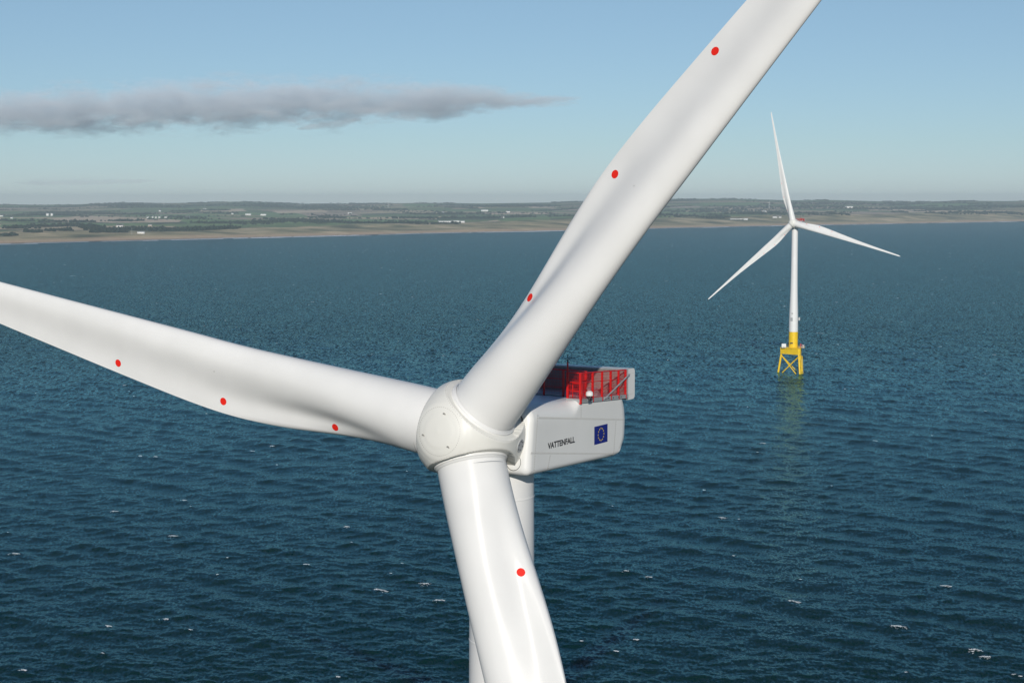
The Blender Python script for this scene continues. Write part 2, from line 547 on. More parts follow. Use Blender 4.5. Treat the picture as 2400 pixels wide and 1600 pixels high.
for a_name, a_cols in (('stubble', ((0.605, 0.455, 0.302), (0.740, 0.605, 0.437))), ('pasture', ((0.142, 0.253, 0.093), (0.202, 0.302, 0.119))), ('ploughed', ((0.403, 0.318, 0.235), (0.504, 0.403, 0.302)))):
    a_n = N('ShaderNodeAttribute', attribute_name=a_name)
    fields = mix(maprange(a_n.outputs['Fac'], 0.4, 0.6), fields, ramp(fine, [(0.3, a_cols[0]), (0.7, a_cols[1])]))
at = N('ShaderNodeAttribute', attribute_name='inland')
dune_n = noise((1 / 210, 1 / 150, 1 / 40), 7)
dune_c = ramp(dune_n, [(0.34, (0.116, 0.130, 0.068)), (0.46, (0.315, 0.280, 0.150)), (0.57, (0.492, 0.410, 0.232)), (0.68, (0.710, 0.560, 0.355))])
wob = noise((1 / 330, 1 / 330, 1), 4)
edge = N('ShaderNodeMath', operation='MULTIPLY_ADD')
nt.links.new(wob, edge.inputs[0]); edge.inputs[1].default_value = 900.0
nt.links.new(at.outputs['Fac'], edge.inputs[2])
land_c = mix(maprange(edge.outputs[0], 980, 1040), dune_c, fields)
e2 = N('ShaderNodeMath', operation='MULTIPLY_ADD')
nt.links.new(dune_n, e2.inputs[0]); e2.inputs[1].default_value = 120.0
nt.links.new(at.outputs['Fac'], e2.inputs[2])
sand = ramp(noise((1 / 25, 1 / 25, 1 / 5), 4), [(0.3, (0.54, 0.38, 0.24)), (0.7, (0.68, 0.50, 0.32))])
land_c = mix(maprange(e2.outputs[0], 115, 165), sand, land_c)
wet = ramp(fine, [(0.0, (0.20, 0.16, 0.12)), (1.0, (0.24, 0.19, 0.14))])
land_c = mix(maprange(at.outputs['Fac'], 0, 10), wet, land_c)
nt.links.new(land_c, lp.inputs['Base Color'])

FIELDS = {'stubble': [[(95, 513), (205, 505.5), (330, 511), (430, 516), (420, 521), (300, 522), (100, 521)], [(1075, 525), (1165, 516), (1175, 519), (1120, 527)],
                      [(640, 495), (760, 492), (770, 497), (650, 500)], [(820, 491), (890, 488), (880, 492)], [(460, 492), (570, 489), (575, 495), (470, 497)],
                      [(2120, 494), (2410, 492), (2410, 498), (2130, 498)], [(1060, 487), (1130, 485), (1135, 488), (1065, 490)], [(1150, 500), (1290, 498), (1290, 502), (1150, 503)],
                      [(2030, 491), (2180, 489), (2170, 493), (2040, 494)], [(1240, 485), (1300, 483), (1300, 487), (1245, 488)], [(700, 511), (745, 510), (745, 515), (700, 516)]],
          'pasture': [[(0, 511), (125, 513), (95, 521), (0, 523)], [(310, 503), (470, 502), (550, 508), (430, 512), (340, 509), (280, 505)], [(1180, 510), (1290, 512), (1290, 523), (1180, 524)],
                      [(800, 513), (1000, 515), (990, 520), (780, 521)], [(600, 500), (700, 499), (740, 505), (620, 507)], [(430, 518), (560, 516), (600, 522), (440, 524)], [(0, 525), (190, 523), (300, 526), (60, 533), (0, 533)],
                      [(1640, 475), (1780, 474), (1790, 480), (1650, 482)], [(2130, 478), (2280, 477), (2290, 483), (2140, 484)], [(940, 478), (1020, 478), (1030, 484), (950, 485)]],
          'ploughed': [[(1890, 500), (2020, 496), (2160, 500), (2150, 508), (1900, 509)], [(2150, 500), (2410, 499), (2410, 512), (2150, 510)], [(700, 500), (830, 499), (850, 506), (720, 507)], [(0, 488), (60, 487), (70, 490), (0, 492)],
                       [(1290, 489), (1400, 488), (1400, 494), (1290, 494)], [(1560, 484), (1640, 483), (1640, 487), (1560, 488)]]}
def build_land():
    t = np.arange(800, 21000, 26.0)
    s = np.concatenate([np.arange(-70, 160, 9.0), np.arange(160, 900, 16.0), np.arange(900, 3000, 32.0), np.arange(3000, 13200, 62.0)])
    T, S = np.meshgrid(t, s, indexing='xy')
    Z, X, Y = land_height(T, S)
    keep = Y[:, :] < 18200
    Z = np.where(keep, Z, -20.0 * 0 + Z)
    P = np.stack([X, np.minimum(Y, 18200), Z], -1)
    # the big fields of the photograph, by their outlines on the ground
    a = math.atan((800 - HORIZON_PX) / F_PX)
    fw, up = Y * math.cos(a) - (Z - CAM_H) * math.sin(a), Y * math.sin(a) + (Z - CAM_H) * math.cos(a)
    U, V = 1200 + F_PX * X / fw, 800 - F_PX * up / fw
    masks = {}
    for kind, polys in FIELDS.items():
        m = np.zeros(X.shape)
        for poly in polys:
            ins = np.zeros(X.shape, dtype=bool)
            for (x0, y0), (x1, y1) in zip(poly, poly[1:] + poly[:1]):
                c = ((y0 > V) != (y1 > V)) & (U < (x1 - x0) * (V - y0) / (y1 - y0 + 1e-9) + x0)
                ins ^= c
            m[ins] = 1
        masks[kind] = m
    o = grid_mesh('terrain', P, len(s), len(t), M_LAND, {'inland': S, **masks})
    tag(o, kind='structure')
build_land()

def ground_at(x, y):
    t = x * DT[0] + y * DT[1]
    s = x * DN[0] + y * DN[1] - float(shore_offset(np.array([t]))[0])
    z, _, _ = land_height(np.array([t]), np.array([s]))
    return float(z[0]), t, s

def photo_land(x, y):
    """the point where the photograph's sight line through (x, y) first meets the land"""
    q = pixel_ground(x, max(y, HORIZON_PX + 1.0)) - Vector((0, 0, CAM_H))
    d = q / q.y
    d.z = -(y - HORIZON_PX) / F_PX
    Yr = np.linspace(4700, 17300, 3200)
    X_, Z_ = d.x * Yr, CAM_H + d.z * Yr
    t = X_ * DT[0] + Yr * DT[1]
    s_ = X_ * DN[0] + Yr * DN[1] - shore_offset(t)
    h, _, _ = land_height(t, s_)
    hit = np.where((h >= Z_) & (s_ > 20))[0]
    k = int(hit[0]) if len(hit) else len(Yr) - 1
    return Vector((X_[k], Yr[k], h[k]))

# surf along the beach
def build_surf():
    R = random.Random(5)
    V, Fc = [], []
    for lane in range(4):
        t = 900.0
        base = -8 - lane * 26
        while t < 20500:
            L = R.uniform(60, 420)
            if R.random() < (0.93, 0.7, 0.55, 0.35)[lane]:
                n = max(4, int(L / 14))
                wmax = R.uniform(9, 26) * (1.4 if lane == 0 else 1.0)
                off = base + R.uniform(-9, 9)
                o = len(V)
                for k in range(n + 1):
                    tt = t + L * k / n
                    w = wmax * math.sin(PI * min(0.97, max(0.03, k / n))) ** 0.5 * R.uniform(0.45, 1.1)
                    g = float(shore_offset(np.array([tt]))[0]) + off + R.uniform(-3, 3)
                    for q, zz in ((-w / 2, 0.35), (0, 1.1), (w / 2, 0.45)):
                        V.append((tt * DT[0] + (g + q) * DN[0], tt * DT[1] + (g + q) * DN[1], zz))
                for k in range(n):
                    for j in (0, 1):
                        a = o + 3 * k + j
                        Fc.append((a, a + 3, a + 4, a + 1))
            t += L + R.uniform(0, 60)
    o = obj_from('surf_foam', V, Fc, M_FOAM)
    tag(o, 'broken white lines of surf along the sandy beach', 'surf', kind='stuff')
build_surf()

# woods, hedges and plantations
M_WOOD = mat('dark_conifer_foliage', (0.030, 0.045, 0.030), 0.9, noise=0.45, nscale=0.03, spec=0.1)
def build_woods():
    R = random.Random(23)
    ico_v = [Vector(v).normalized() for v in ((0, 0, 1), (0.894, 0, 0.447), (0.276, 0.851, 0.447), (-0.724, 0.526, 0.447), (-0.724, -0.526, 0.447), (0.276, -0.851, 0.447),
                                              (0.724, 0.526, -0.447), (-0.276, 0.851, -0.447), (-0.894, 0, -0.447), (-0.276, -0.851, -0.447), (0.724, -0.526, -0.447))]
    ico_f = [(0, 1, 2), (0, 2, 3), (0, 3, 4), (0, 4, 5), (0, 5, 1), (1, 6, 2), (2, 7, 3), (3, 8, 4), (4, 9, 5), (5, 10, 1), (6, 7, 2), (7, 8, 3), (8, 9, 4), (9, 10, 5), (10, 6, 1)]
    pos = []
    def strip(x0, y0, x1, y1, width, spacing):
        g0, g1 = photo_land(x0, y0), photo_land(x1, y1)
        L = (g1 - g0).length
        cnt = int(min(420, L * width / (spacing * spacing)))
        d = (g1 - g0).normalized()
        nrm = Vector((-d.y, d.x, 0))
        for _ in range(cnt):
            q = g0 + d * R.uniform(0, L) + nrm * R.gauss(0, 0.45) * width
            pos.append((q.x, q.y, R.uniform(0.7, 1.25)))
    # woods the photograph shows (pixel span, width in metres)
    for a in ((242, 545, 285, 543, 60, 11), (280, 537, 335, 540, 110, 11), (330, 540, 430, 538, 120, 12), (195, 531, 245, 545, 40, 9), (14, 536, 48, 535, 30, 9), (52, 533, 190, 529, 45, 10),
              (100, 521, 122, 521, 40, 10), (130, 521, 222, 521, 26, 10), (275, 519, 318, 518, 60, 12), (0, 506, 130, 505, 40, 13), (60, 500, 250, 501, 150, 22), (130, 498, 340, 504, 120, 20),
              (455, 523, 475, 523, 30, 10), (480, 524, 665, 522, 110, 15), (660, 515, 770, 523, 130, 15), (745, 511, 785, 510, 80, 14), (810, 524, 1075, 525, 60, 12), (920, 512, 1250, 508, 140, 18),
              (1000, 503, 1100, 500, 200, 25), (870, 493, 960, 492, 300, 30), (420, 495, 520, 494, 250, 30), (480, 501, 560, 501, 60, 16), (60, 545, 90, 544, 30, 9), (97, 543, 125, 542, 30, 9),
              (135, 541, 165, 540, 40, 9), (0, 553, 40, 552, 30, 9), (210, 545, 230, 545, 20, 8), (450, 541, 500, 536, 60, 14), (500, 539, 530, 535, 60, 12),
              (1540, 505, 1640, 508, 180, 24), (1560, 497, 1760, 492, 320, 34), (1640, 511, 1700, 509, 60, 16), (1760, 503, 1900, 500, 300, 34), (1900, 503, 1990, 506, 60, 16),
              (2090, 498, 2125, 498, 50, 15), (2000, 491, 2190, 489, 300, 34), (1700, 487, 1990, 486, 400, 42), (2180, 500, 2400, 501, 80, 20), (2230, 486, 2400, 484, 300, 40), (700, 489, 860, 488, 300, 34),
              (1100, 485, 1300, 484, 300, 36), (250, 486, 420, 484, 500, 42), (1860, 478, 2060, 479, 300, 46), (560, 484, 700, 485, 350, 38)):
        strip(*a)
    # shelter belts and hedges
    for _ in range(240):
        t, s = R.uniform(1800, 15500), R.uniform(750, 9000)
        L, w = R.uniform(120, 900), R.choice((6, 8, 10, 30, 60))
        along = R.random() < 0.7
        for _ in range(int(min(160, L * max(w, 8) / 200))):
            tt = t + (R.uniform(0, L) if along else R.gauss(0, 0.4) * w)
            ss = s + (R.gauss(0, 0.4) * w if along else R.uniform(0, L * 0.6))
            g = float(shore_offset(np.array([tt]))[0])
            pos.append((tt * DT[0] + (ss + g) * DN[0], tt * DT[1] + (ss + g) * DN[1], R.uniform(0.45, 1.0)))
    V = np.zeros((len(pos) * 11, 3)); Fc = []
    px = np.array([q[0] for q in pos]); py = np.array([q[1] for q in pos])
    T = px * DT[0] + py * DT[1]
    S = px * DN[0] + py * DN[1] - shore_offset(T)
    Z, _, _ = land_height(T, S)
    ok = (S > 150) & (py < 17000)
    k = 0
    for i in range(len(pos)):
        if not ok[i]: continue
        far = 1 + max(0, (py[i] - 6000) / 9000)
        h = R.uniform(7, 13) * pos[i][2]
        r = R.uniform(4, 8) * pos[i][2] * far
        a = R.uniform(0, 6.28); ca, sa = math.cos(a), math.sin(a)
        for j, v in enumerate(ico_v):
            q = R.uniform(0.75, 1.2)
            V[k * 11 + j] = (px[i] + r * q * (ca * v.x - sa * v.y), py[i] + r * q * (sa * v.x + ca * v.y), Z[i] + h * 0.42 + h * 0.58 * q * v.z)
        Fc += [tuple(k * 11 + j for j in f) for f in ico_f]
        k += 1
    o = obj_from('woodland', V[:k * 11], Fc, M_WOOD)
    tag(o, 'dark far-off woods and hedgerow belts on the coastal farmland', 'woods', kind='stuff')
build_woods()

# ----------------------------------------------------------------------------- farm buildings
GRP_FARM = 'pale buildings scattered over the coastal farmland'
def building(name, label, cat, x, y, L, D, H, rot=0.0, roof='slate', wall='white', chimney=True, group=GRP_FARM, parts=True):
    g = photo_land(x, y)
    t = empty(name, (g.x, g.y, g.z - 0.3), rot + math.radians(-3))
    tag(t, label, cat, group)
    RH = D * 0.42 if roof == 'slate' else D * 0.18
    mw = MB()
    mw.add([(-L / 2, -D / 2, 0), (L / 2, -D / 2, 0), (L / 2, D / 2, 0), (-L / 2, D / 2, 0), (-L / 2, -D / 2, H), (L / 2, -D / 2, H), (L / 2, D / 2, H), (-L / 2, D / 2, H), (-L / 2, 0, H + RH), (L / 2, 0, H + RH)],
           [(0, 1, 5, 4), (2, 3, 7, 6), (1, 2, 6, 9, 5), (3, 0, 4, 8, 7)])
    mw.build('wall', M_WALL if wall == 'white' else M_TAN, t)
    e = 0.5
    mr = MB()
    for sgn in (-1, 1):
        a, b = (-L / 2 - e, sgn * (D / 2 + e), H - 0.35), (L / 2 + e, sgn * (D / 2 + e), H - 0.35)
        c, d = (L / 2 + e, 0, H + RH + 0.05), (-L / 2 - e, 0, H + RH + 0.05)
        up = Vector((0, 0, 0.25))
        vs = [Vector(q) for q in (a, b, c, d)]
        vs += [q + up for q in vs]
        mr.add(vs, ((0, 3, 2, 1), (4, 5, 6, 7), (0, 1, 5, 4), (1, 2, 6, 5), (2, 3, 7, 6), (3, 0, 4, 7)))
    rf = mr.build('roof', M_SLATE if roof == 'slate' else M_SHEET, t)
    if roof == 'slate' and chimney:
        for sx in (-1, 1):
            MB().box((sx * (L / 2 - 0.9), 0, H + RH + 0.9), (1.3, 1.1, 1.9)).build('chimney', M_WALL if wall == 'white' else M_TAN, rf)
    if parts:
        for k in range(max(2, int(L / 5))):
            MB().box((-L / 2 + (k + 0.5) * L / max(2, int(L / 5)), -D / 2 - 0.06, H * 0.55), (1.1, 0.1, 1.4)).build('window', M_BLACK, t)
    return t

building('farm_house', 'long low white farmhouse in front of the dark wood at the left shore', 'house', 281, 531.5, 26, 9, 6)
building('beach_lodge', 'pale low building at the foot of the tall mast beside the beach', 'house', 331, 547, 24, 9, 5, roof='sheet')
building('tan_barn', 'tan barn among the trees right of the white farmhouse', 'barn', 352, 530, 14, 9, 5, roof='sheet', wall='tan', parts=False)
for i, (x, y, L, lab) in enumerate(((347, 511, 12, 'leftmost cottage of the white row above the big stubble field'), (358, 510.5, 9, 'second white cottage of the row above the stubble field'),
                                    (366, 510.5, 10, 'third white cottage of the row above the stubble field'), (374, 510.5, 11, 'right end white cottage of the row above the stubble field'),
                                    (389, 510.5, 14, 'separate pale house just right of the white cottage row'))):
    building('cottage', lab, 'house', x, y, L, 10, 6.5, parts=False)
for x, y, L, H, lab in ((112, 505.5, 14, 12, 'left one of two tall white farm stores at far left'), (122, 505.5, 12, 12, 'right one of two tall white farm stores at far left')):
    building('farm_store', lab, 'barn', x, y, L, 14, H, roof='sheet', parts=False)
for x, y, L, H, lab, c in ((582, 504, 34, 8, 'white farm shed on a green field, left of its twin', 'shed'), (617.5, 505, 34, 8, 'white farm shed on a green field, right of its twin', 'shed'),
                           (545, 502, 12, 6, 'small pale house left of the two white sheds', 'house'), (375, 495.5, 14, 7, 'single white house below the distant hill at left', 'house'),
                           (4, 507.5, 16, 7, 'white house at the left edge of the photo', 'house'), (28, 512, 12, 6, 'small white house near the left edge on the green field', 'house'),
                           (1036, 521.5, 34, 6, 'leftmost of four long pale sheds beside the sandy field', 'shed'), (1053, 521.5, 30, 6, 'second of four long pale sheds beside the sandy field', 'shed'),
                           (1068, 520.5, 34, 6, 'third of four long pale sheds beside the sandy field', 'shed'), (1083, 521.5, 24, 6, 'rightmost of four long pale sheds beside the sandy field', 'shed'),
                           (1136, 495, 50, 9, 'bright white steading high up left of the big blade', 'farm'), (1036, 500, 30, 8, 'pale farm above the four long sheds', 'farm'),
                           (1191, 498, 26, 8, 'white house on the slope close to the big blade', 'house'), (1177, 510.5, 22, 7, 'white house below the slope close to the big blade', 'house'),
                           (1816, 510.5, 24, 7, 'white house just left of the far turbine hub', 'house'), (1828, 510.5, 14, 6, 'tiny white house hard by the far turbine tower top', 'house'),
                           (1791, 497.5, 30, 9, 'pale farm in the dark woods left of the far turbine', 'farm'), (1990, 487, 60, 10, 'pale farm high on the hill right of the far turbine', 'farm'),
                           (820, 501, 26, 7, 'grey farm building beside trees in the middle distance', 'farm'), (745, 510, 22, 7, 'pale house at the left end of the middle wood', 'house'),
                           (480, 491.5, 22, 8, 'small pale farm in the woods below the skyline', 'farm'), (440, 512, 20, 7, 'pale house at the right tip of the stubble field', 'house')):
    building(c if c != 'farm' else 'farm_building', lab, c, x, y, L, 11, H, roof='sheet' if c != 'house' else 'slate', parts=False)
GRP_HUT = 'row of white huts on the dune edge'
for k in range(9):
    building('white_hut', ('leftmost', 'second', 'third', 'fourth', 'middle', 'sixth', 'seventh', 'eighth', 'ninth')[k] + ' hut from the left in the white row on the dune', 'hut', 1713 + k * 3.6, 514.2, 6.4, 6, 4.5, group=GRP_HUT, parts=False, chimney=False)
building('club_house', 'larger white building at the right end of the hut row', 'house', 1748, 515, 20, 10, 6, roof='sheet', parts=False)

# mast by the beach
g = photo_land(309, 548)
t = empty('radio_mast', (g.x, g.y, g.z - 0.3))
tag(t, 'thin pale mast standing beside the low beach building', 'mast')
MB().tube((0, 0, 0), (0, 0, 20), 0.55, 8, r2=0.3).build('pole', M_GALV, t)
MB().box((0, 0, 20.2), (2.2, 0.5, 0.5)).build('crossarm', M_GALV, t)
MB().box((0, 0, 0.5), (2.2, 2.2, 1.2)).build('plinth', M_GREY, t)

# ----------------------------------------------------------------------------- distant land turbines
GRP_LT = 'small wind turbines along the inland skyline'
for i, (x, y, h, a, lab) in enumerate(((1166, 476.5, 42, 10, 'left one of three tiny turbines on the hilltop left of the blade'), (1194.6, 476.5, 42, 55, 'middle one of three tiny turbines on the hilltop left of the blade'),
                                  (1223, 476, 42, 90, 'right one of three tiny turbines on the hilltop left of the blade'), (909.5, 487, 44, 20, 'tiny turbine standing below the skyline in dark woods'),
                                  (614.6, 476.5, 44, 40, 'tiny turbine right of the highest hill at left'), (565, 472.9, 34, 75, 'tiny turbine on the highest hill at left, right one'),
                                  (528, 473.6, 46, 0, 'tiny tall turbine on the left shoulder of the highest hill'), (368.5, 475.8, 36, 25, 'tiny turbine on the skyline near the stepped ridge'),
                                  (384.5, 482, 36, 60, 'tiny turbine just below the stepped ridge skyline'), (326.5, 475.2, 30, 100, 'tiny turbine at the left end of the stepped ridge'),
                                  (170, 480.6, 34, 15, 'tiny turbine on the low skyline at far left'), (1802.7, 488, 44, 30, 'tiny turbine on the hillside left of the big far turbine'))):
    if y < 479:
        Yr = 15900.0
        gx = (x - 1200) / F_PX * Yr
        gz = float(skyline_z(np.array([gx]), np.array([Yr]))[0])
        g = Vector((gx, Yr, gz - 4))
    else:
        g = photo_land(x, y)
    t = empty('land_turbine', g, math.radians(-25))
    tag(t, lab, 'wind turbine', GRP_LT)
    MB().lathe([(1.5, 0), (1.0, h)], 10).build('tower', M_TOWER, t)
    MB().box((0, 0.5, h + 0.6), (2.2, 5, 2.2)).build('nacelle', M_TOWER, t)
    for k in range(3):
        aa = math.radians(a + 120 * k)
        d = Vector((math.sin(aa), 0, math.cos(aa)))
        MB().tube(Vector((0, -2.6, h + 0.6)), Vector((0, -2.6, h + 0.6)) + d * h * 0.62, 0.9, 6, r2=0.2).build('blade', M_TOWER, t)

# ----------------------------------------------------------------------------- the offshore turbines
TILT = 0.1322
CONE, PREBEND = 0.1019, -3.743
ROOT_D = 4.57
CH_R = np.array([4, 7, 10, 13, 17, 22, 28, 36, 50, 80.])
CH_C = np.array([4.53, 4.90, 5.232, 5.373, 5.29, 5.075, 4.546, 3.753, 2.422, 0.81])
TW_R = np.array([4, 8, 12, 16, 22, 30, 40, 80.])
TW_T = np.array([0.5412, 0.4328, 0.3034, 0.2032, 0.1325, 0.0998, 0.0754, 0.047])
def hermite(x, xp, fp):
    x = np.asarray(x, float)
    d = np.diff(fp) / np.diff(xp); h = np.diff(xp)
    m = np.empty(len(xp)); m[0], m[-1] = d[0], d[-1]
    m[1:-1] = (d[:-1] * h[1:] + d[1:] * h[:-1]) / (h[1:] + h[:-1])
    i = np.clip(np.searchsorted(xp, x) - 1, 0, len(xp) - 2); t = (x - xp[i]) / h[i]
    return (2*t**3 - 3*t**2 + 1)*fp[i] + (t**3 - 2*t**2 + t)*h[i]*m[i] + (-2*t**3 + 3*t**2)*fp[i+1] + (t**3 - t**2)*h[i]*m[i+1]

def blade_surface(r, th):
    """points of the blade: x toward the leading edge, y downwind, z out along the span"""
    r = np.atleast_1d(np.asarray(r, float))[:, None]
    th = np.asarray(th, float)
    if th.ndim == 1: th = th[None]
    ch = hermite(r[:, 0], CH_R, CH_C)[:, None]
    s = np.clip((r - 0.574) / (20.88 - 0.574), 0, 1); s = s * s * (3 - 2 * s)
    tau = np.interp(r[:, 0], [0, 14, 22, 30, 45, 65, 80], [.5, .3306, .33, .27, .22, .18, .18])[:, None]
    x = (1 - np.cos(th)) / 2
    yt = 5 * tau * (.2969 * np.sqrt(np.maximum(x, 0)) - .126 * x - .3516 * x**2 + .2843 * x**3 - .0985 * x**4)
    yc = -.055 * 6.75 * x**2 * (1 - x)
    sgn = np.where(th <= PI, -1, 1)
    tip = np.sqrt(np.clip((81.6 - r) / 1.6, 0.0, 1))
    g = np.clip((x - 0.22) / 0.66, 0, 1); g = 1 - np.interp(r, [10, 16, 24, 36, 60], [0.92, 0.86, 0.72, 0.62, 0.5]) * g * g * (3 - 2 * g)      # hollow pressure side toward the trailing edge
    ta, ca = ch * tip * np.where(th <= PI, yc - yt, yt * g), ch * tip * (0.265 - x) + ch * (1 - tip) * -0.1
    cc, tc = ROOT_D / 2 * np.cos(th), -ROOT_D / 2 * np.sin(th)
    c, t = (1 - s) * cc + s * ca, (1 - s) * tc + s * ta
    dent = np.interp(r, [4, 7, 10, 13, 17, 22], [0, 0.20, 0.37, 0.32, 0.13, 0]) * np.exp(-((x - 0.74) / 0.16) ** 2) * np.clip((1 - x) / 0.1, 0, 1)
    t = t - np.where(th > PI, dent, 0)
    t = t - np.where(th <= PI, np.interp(r, [3, 8, 20, 30, 42], [0, 0.2, 0.2, 0.09, 0]) * np.clip(x, 0, 1) ** 5, 0)      # blunt trailing edge
    be = hermite(r[:, 0], TW_R, TW_T)[:, None]
    LE = c * np.cos(be) - t * np.sin(be)
    NN = c * np.sin(be) + t * np.cos(be) + CONE * r + PREBEND * (r / 80) ** 2
    return np.stack([LE, -NN, r + 0 * LE], -1)

def surf_offset(r, th, off):
    """blade surface points pushed outward by off"""
    P = blade_surface(r[:, None] if r.ndim == 1 else r, th) if False else None

def blade_points(rr, tt, off=0.0):
    out = []
    for r, t in zip(rr, tt):
        p0 = blade_surface([r], np.array([t]))[0, 0]
        a = blade_surface([r + 0.02], np.array([t]))[0, 0] - p0
        b = blade_surface([r], np.array([t + 0.004]))[0, 0] - p0
        nrm = np.cross(b, a); nrm /= np.linalg.norm(nrm)
        c = blade_surface([r], np.linspace(0, 2 * PI, 40))[0].mean(0)
        if nrm @ (p0 - c) < 0: nrm = -nrm
        out.append(p0 + nrm * off)
    return np.array(out)

def make_blade_mesh():
    NS = 88
    th = np.linspace(0, 2 * PI, NS, endpoint=False)
    rs = np.concatenate([np.arange(1.4, 24, 0.4), np.arange(24, 79, 1.0), np.array([79, 79.8, 80.4, 80.9, 81.2, 81.4, 81.52, 81.58])])
    P = blade_surface(rs, th).reshape(-1, 3)
    F = []
    for i in range(len(rs) - 1):
        for k in range(NS):
            F.append((i * NS + k, i * NS + (k + 1) % NS, (i + 1) * NS + (k + 1) % NS, (i + 1) * NS + k))
    F.append(tuple(range((len(rs) - 1) * NS, len(rs) * NS)))
    F.append(tuple(range(NS - 1, -1, -1)))
    o = obj_from('blade', P, F, M_BLADE, None, None, True, 50)
    return o

def dot_mesh(r0, x0, rad, off, material, name, parent, n=20):
    ch = float(np.max(hermite(np.array([r0]), CH_R, CH_C)))
    rr, tt = [], []
    def th_of(x): return 2 * PI - math.acos(min(1, max(-1, 1 - 2 * x)))
    # local scale of the surface per unit of x
    pa = blade_points([r0, r0], [th_of(x0 - 0.02), th_of(x0 + 0.02)])
    per = np.linalg.norm(pa[1] - pa[0]) / 0.04
    rings = 4
    rr.append(r0); tt.append(th_of(x0))
    for k in range(1, rings + 1):
        for j in range(n):
            a = 2 * PI * j / n
            rr.append(r0 + rad * k / rings * math.sin(a))
            tt.append(th_of(x0 + rad * k / rings * math.cos(a) / per))
    P = blade_points(rr, tt, off)
    F = [(0, 1 + j, 1 + (j + 1) % n) for j in range(n)]
    for k in range(rings - 1):
        for j in range(n):
            a, b = 1 + k * n + j, 1 + k * n + (j + 1) % n
            F.append((a, a + n, b + n, b))
    return obj_from(name, P, F, material, parent, None, True)

def make_blade():
    b = make_blade_mesh()
    for r0 in (9.87, 19.63, 29.46):
        dot_mesh(r0, 0.833, 0.275, 0.012, M_MARK, 'red_marker', b)
    dot_mesh(20.2, 0.42, 0.035, 0.012, M_BLACK, 'lightning_receptor', b, 8)
    # collar where the root meets the spinner
    ax = Vector((0, -CONE, 1)).normalized()
    T = ax.to_track_quat('Z', 'Y').to_matrix().to_4x4()
    h = MB()
    prof = [(2.29, 1.75), (2.44, 1.75), (2.44, 2.14), (2.42, 2.20), (2.37, 2.225), (2.33, 2.30), (2.28, 2.36)]
    h.lathe(prof, 96, T=T, cap=False)
    h.build('root_collar', M_BLADE, b, True, 30)
    # dark rub mark round part of the root
    m = MB()
    n = 26
    vs, fs = [], []
    for k in range(n + 1):
        a = 0.62 + 1.15 * k / n
        w = 0.055 * math.sin(PI * k / n) + 0.006
        for z in (-w / 2, w / 2):
            vs.append(T @ Vector((2.296 * math.sin(a) * -1, -2.296 * math.cos(a), 2.62 + z + 0.05 * math.cos(a))))
    for k in range(n):
        fs.append((2 * k, 2 * k + 2, 2 * k + 3, 2 * k + 1))
    m.add(vs, fs)
    m.build('root_scuff', M_GREY, b)
    # tip receptor with dark band
    q = MB()
    return b

# spinner: a star shaped body, solved along rays from the hub centre
PROF_L = np.array([-2.35, -2.15, -1.6, -0.6, 0.4, 1.2, 2.0, 2.5, 2.85, 3.1, 3.24, 3.34, 3.38])
PROF_R = np.array([3.22, 3.32, 3.42, 3.52, 3.46, 3.26, 2.86, 2.46, 2.08, 1.68, 1.25, 0.65, 0.02])
def spinner_F(P):
    """P in rotor coordinates (x tangential, y downwind, z along the first blade); negative inside"""
    L = -P[..., 1]
    rho = np.sqrt(P[..., 0] ** 2 + P[..., 2] ** 2)
    R = hermite(np.clip(L, PROF_L[0], PROF_L[-1]), PROF_L, PROF_R)
    body = np.maximum((rho - R) * 0.85, np.maximum(L - 3.38, -2.35 - L))
    d = body
    for k in range(3):
        a = 2 * PI * k / 3
        b = np.array([math.sin(a), -CONE, math.cos(a)]); b = b / np.linalg.norm(b)
        h = P @ b
        w = np.sqrt(np.maximum((P ** 2).sum(-1) - h * h, 0))
        # cut flat round the hole, then raise a soft rim
        cut = np.minimum(h - 1.92, 2.9 - w) 
        kk_ = 0.35
        hh = np.clip(0.5 + 0.5 * (d + np.maximum(h - 2.02, 0) * 0 - 0) / kk_, 0, 1) * 0
        rim = np.maximum(w - 2.62, np.maximum(h - 1.98, -h))
        t = np.clip(0.5 + 0.5 * (rim - d) / 0.5, 0, 1)
        d = rim * (1 - t) + d * t - 0.5 * t * (1 - t)
        # remove what rises above the rim plane inside the rim
        top = -np.maximum(w - 2.75, -(h - 2.05))
        t = np.clip(0.5 - 0.5 * (d - top) / 0.25, 0, 1)
        d = d * (1 - t) + top * t + 0.25 * t * (1 - t)
    return d

def make_spinner_mesh():
    nu, nv = 300, 220
    el = np.linspace(-PI / 2, PI / 2, nv)[1:-1]
    az = np.linspace(0, 2 * PI, nu, endpoint=False)
    E, A = np.meshgrid(el, az, indexing='ij')
    Dd = np.stack([np.cos(E) * np.sin(A), -np.sin(E), np.cos(E) * np.cos(A)], -1)
    lo, hi = np.full(E.shape, 0.5), np.full(E.shape, 5.5)
    for _ in range(40):
        mid = (lo + hi) / 2
        ins = spinner_F(Dd * mid[..., None]) < 0
        lo = np.where(ins, mid, lo); hi = np.where(ins, hi, mid)
    V = (Dd * lo[..., None]).reshape(-1, 3)
    nv2 = len(el)
    F = []
    for i in range(nv2 - 1):
        for k in range(nu):
            F.append((i * nu + k, (i + 1) * nu + k, (i + 1) * nu + (k + 1) % nu, i * nu + (k + 1) % nu))
    V = np.vstack([V, [[0, 2.35, 0], [0, -3.38, 0]]])
    b, f = len(V) - 2, len(V) - 1
    for k in range(nu):
        F.append((b, k, (k + 1) % nu))
        F.append((f, (nv2 - 1) * nu + (k + 1) % nu, (nv2 - 1) * nu + k))
    return V, F

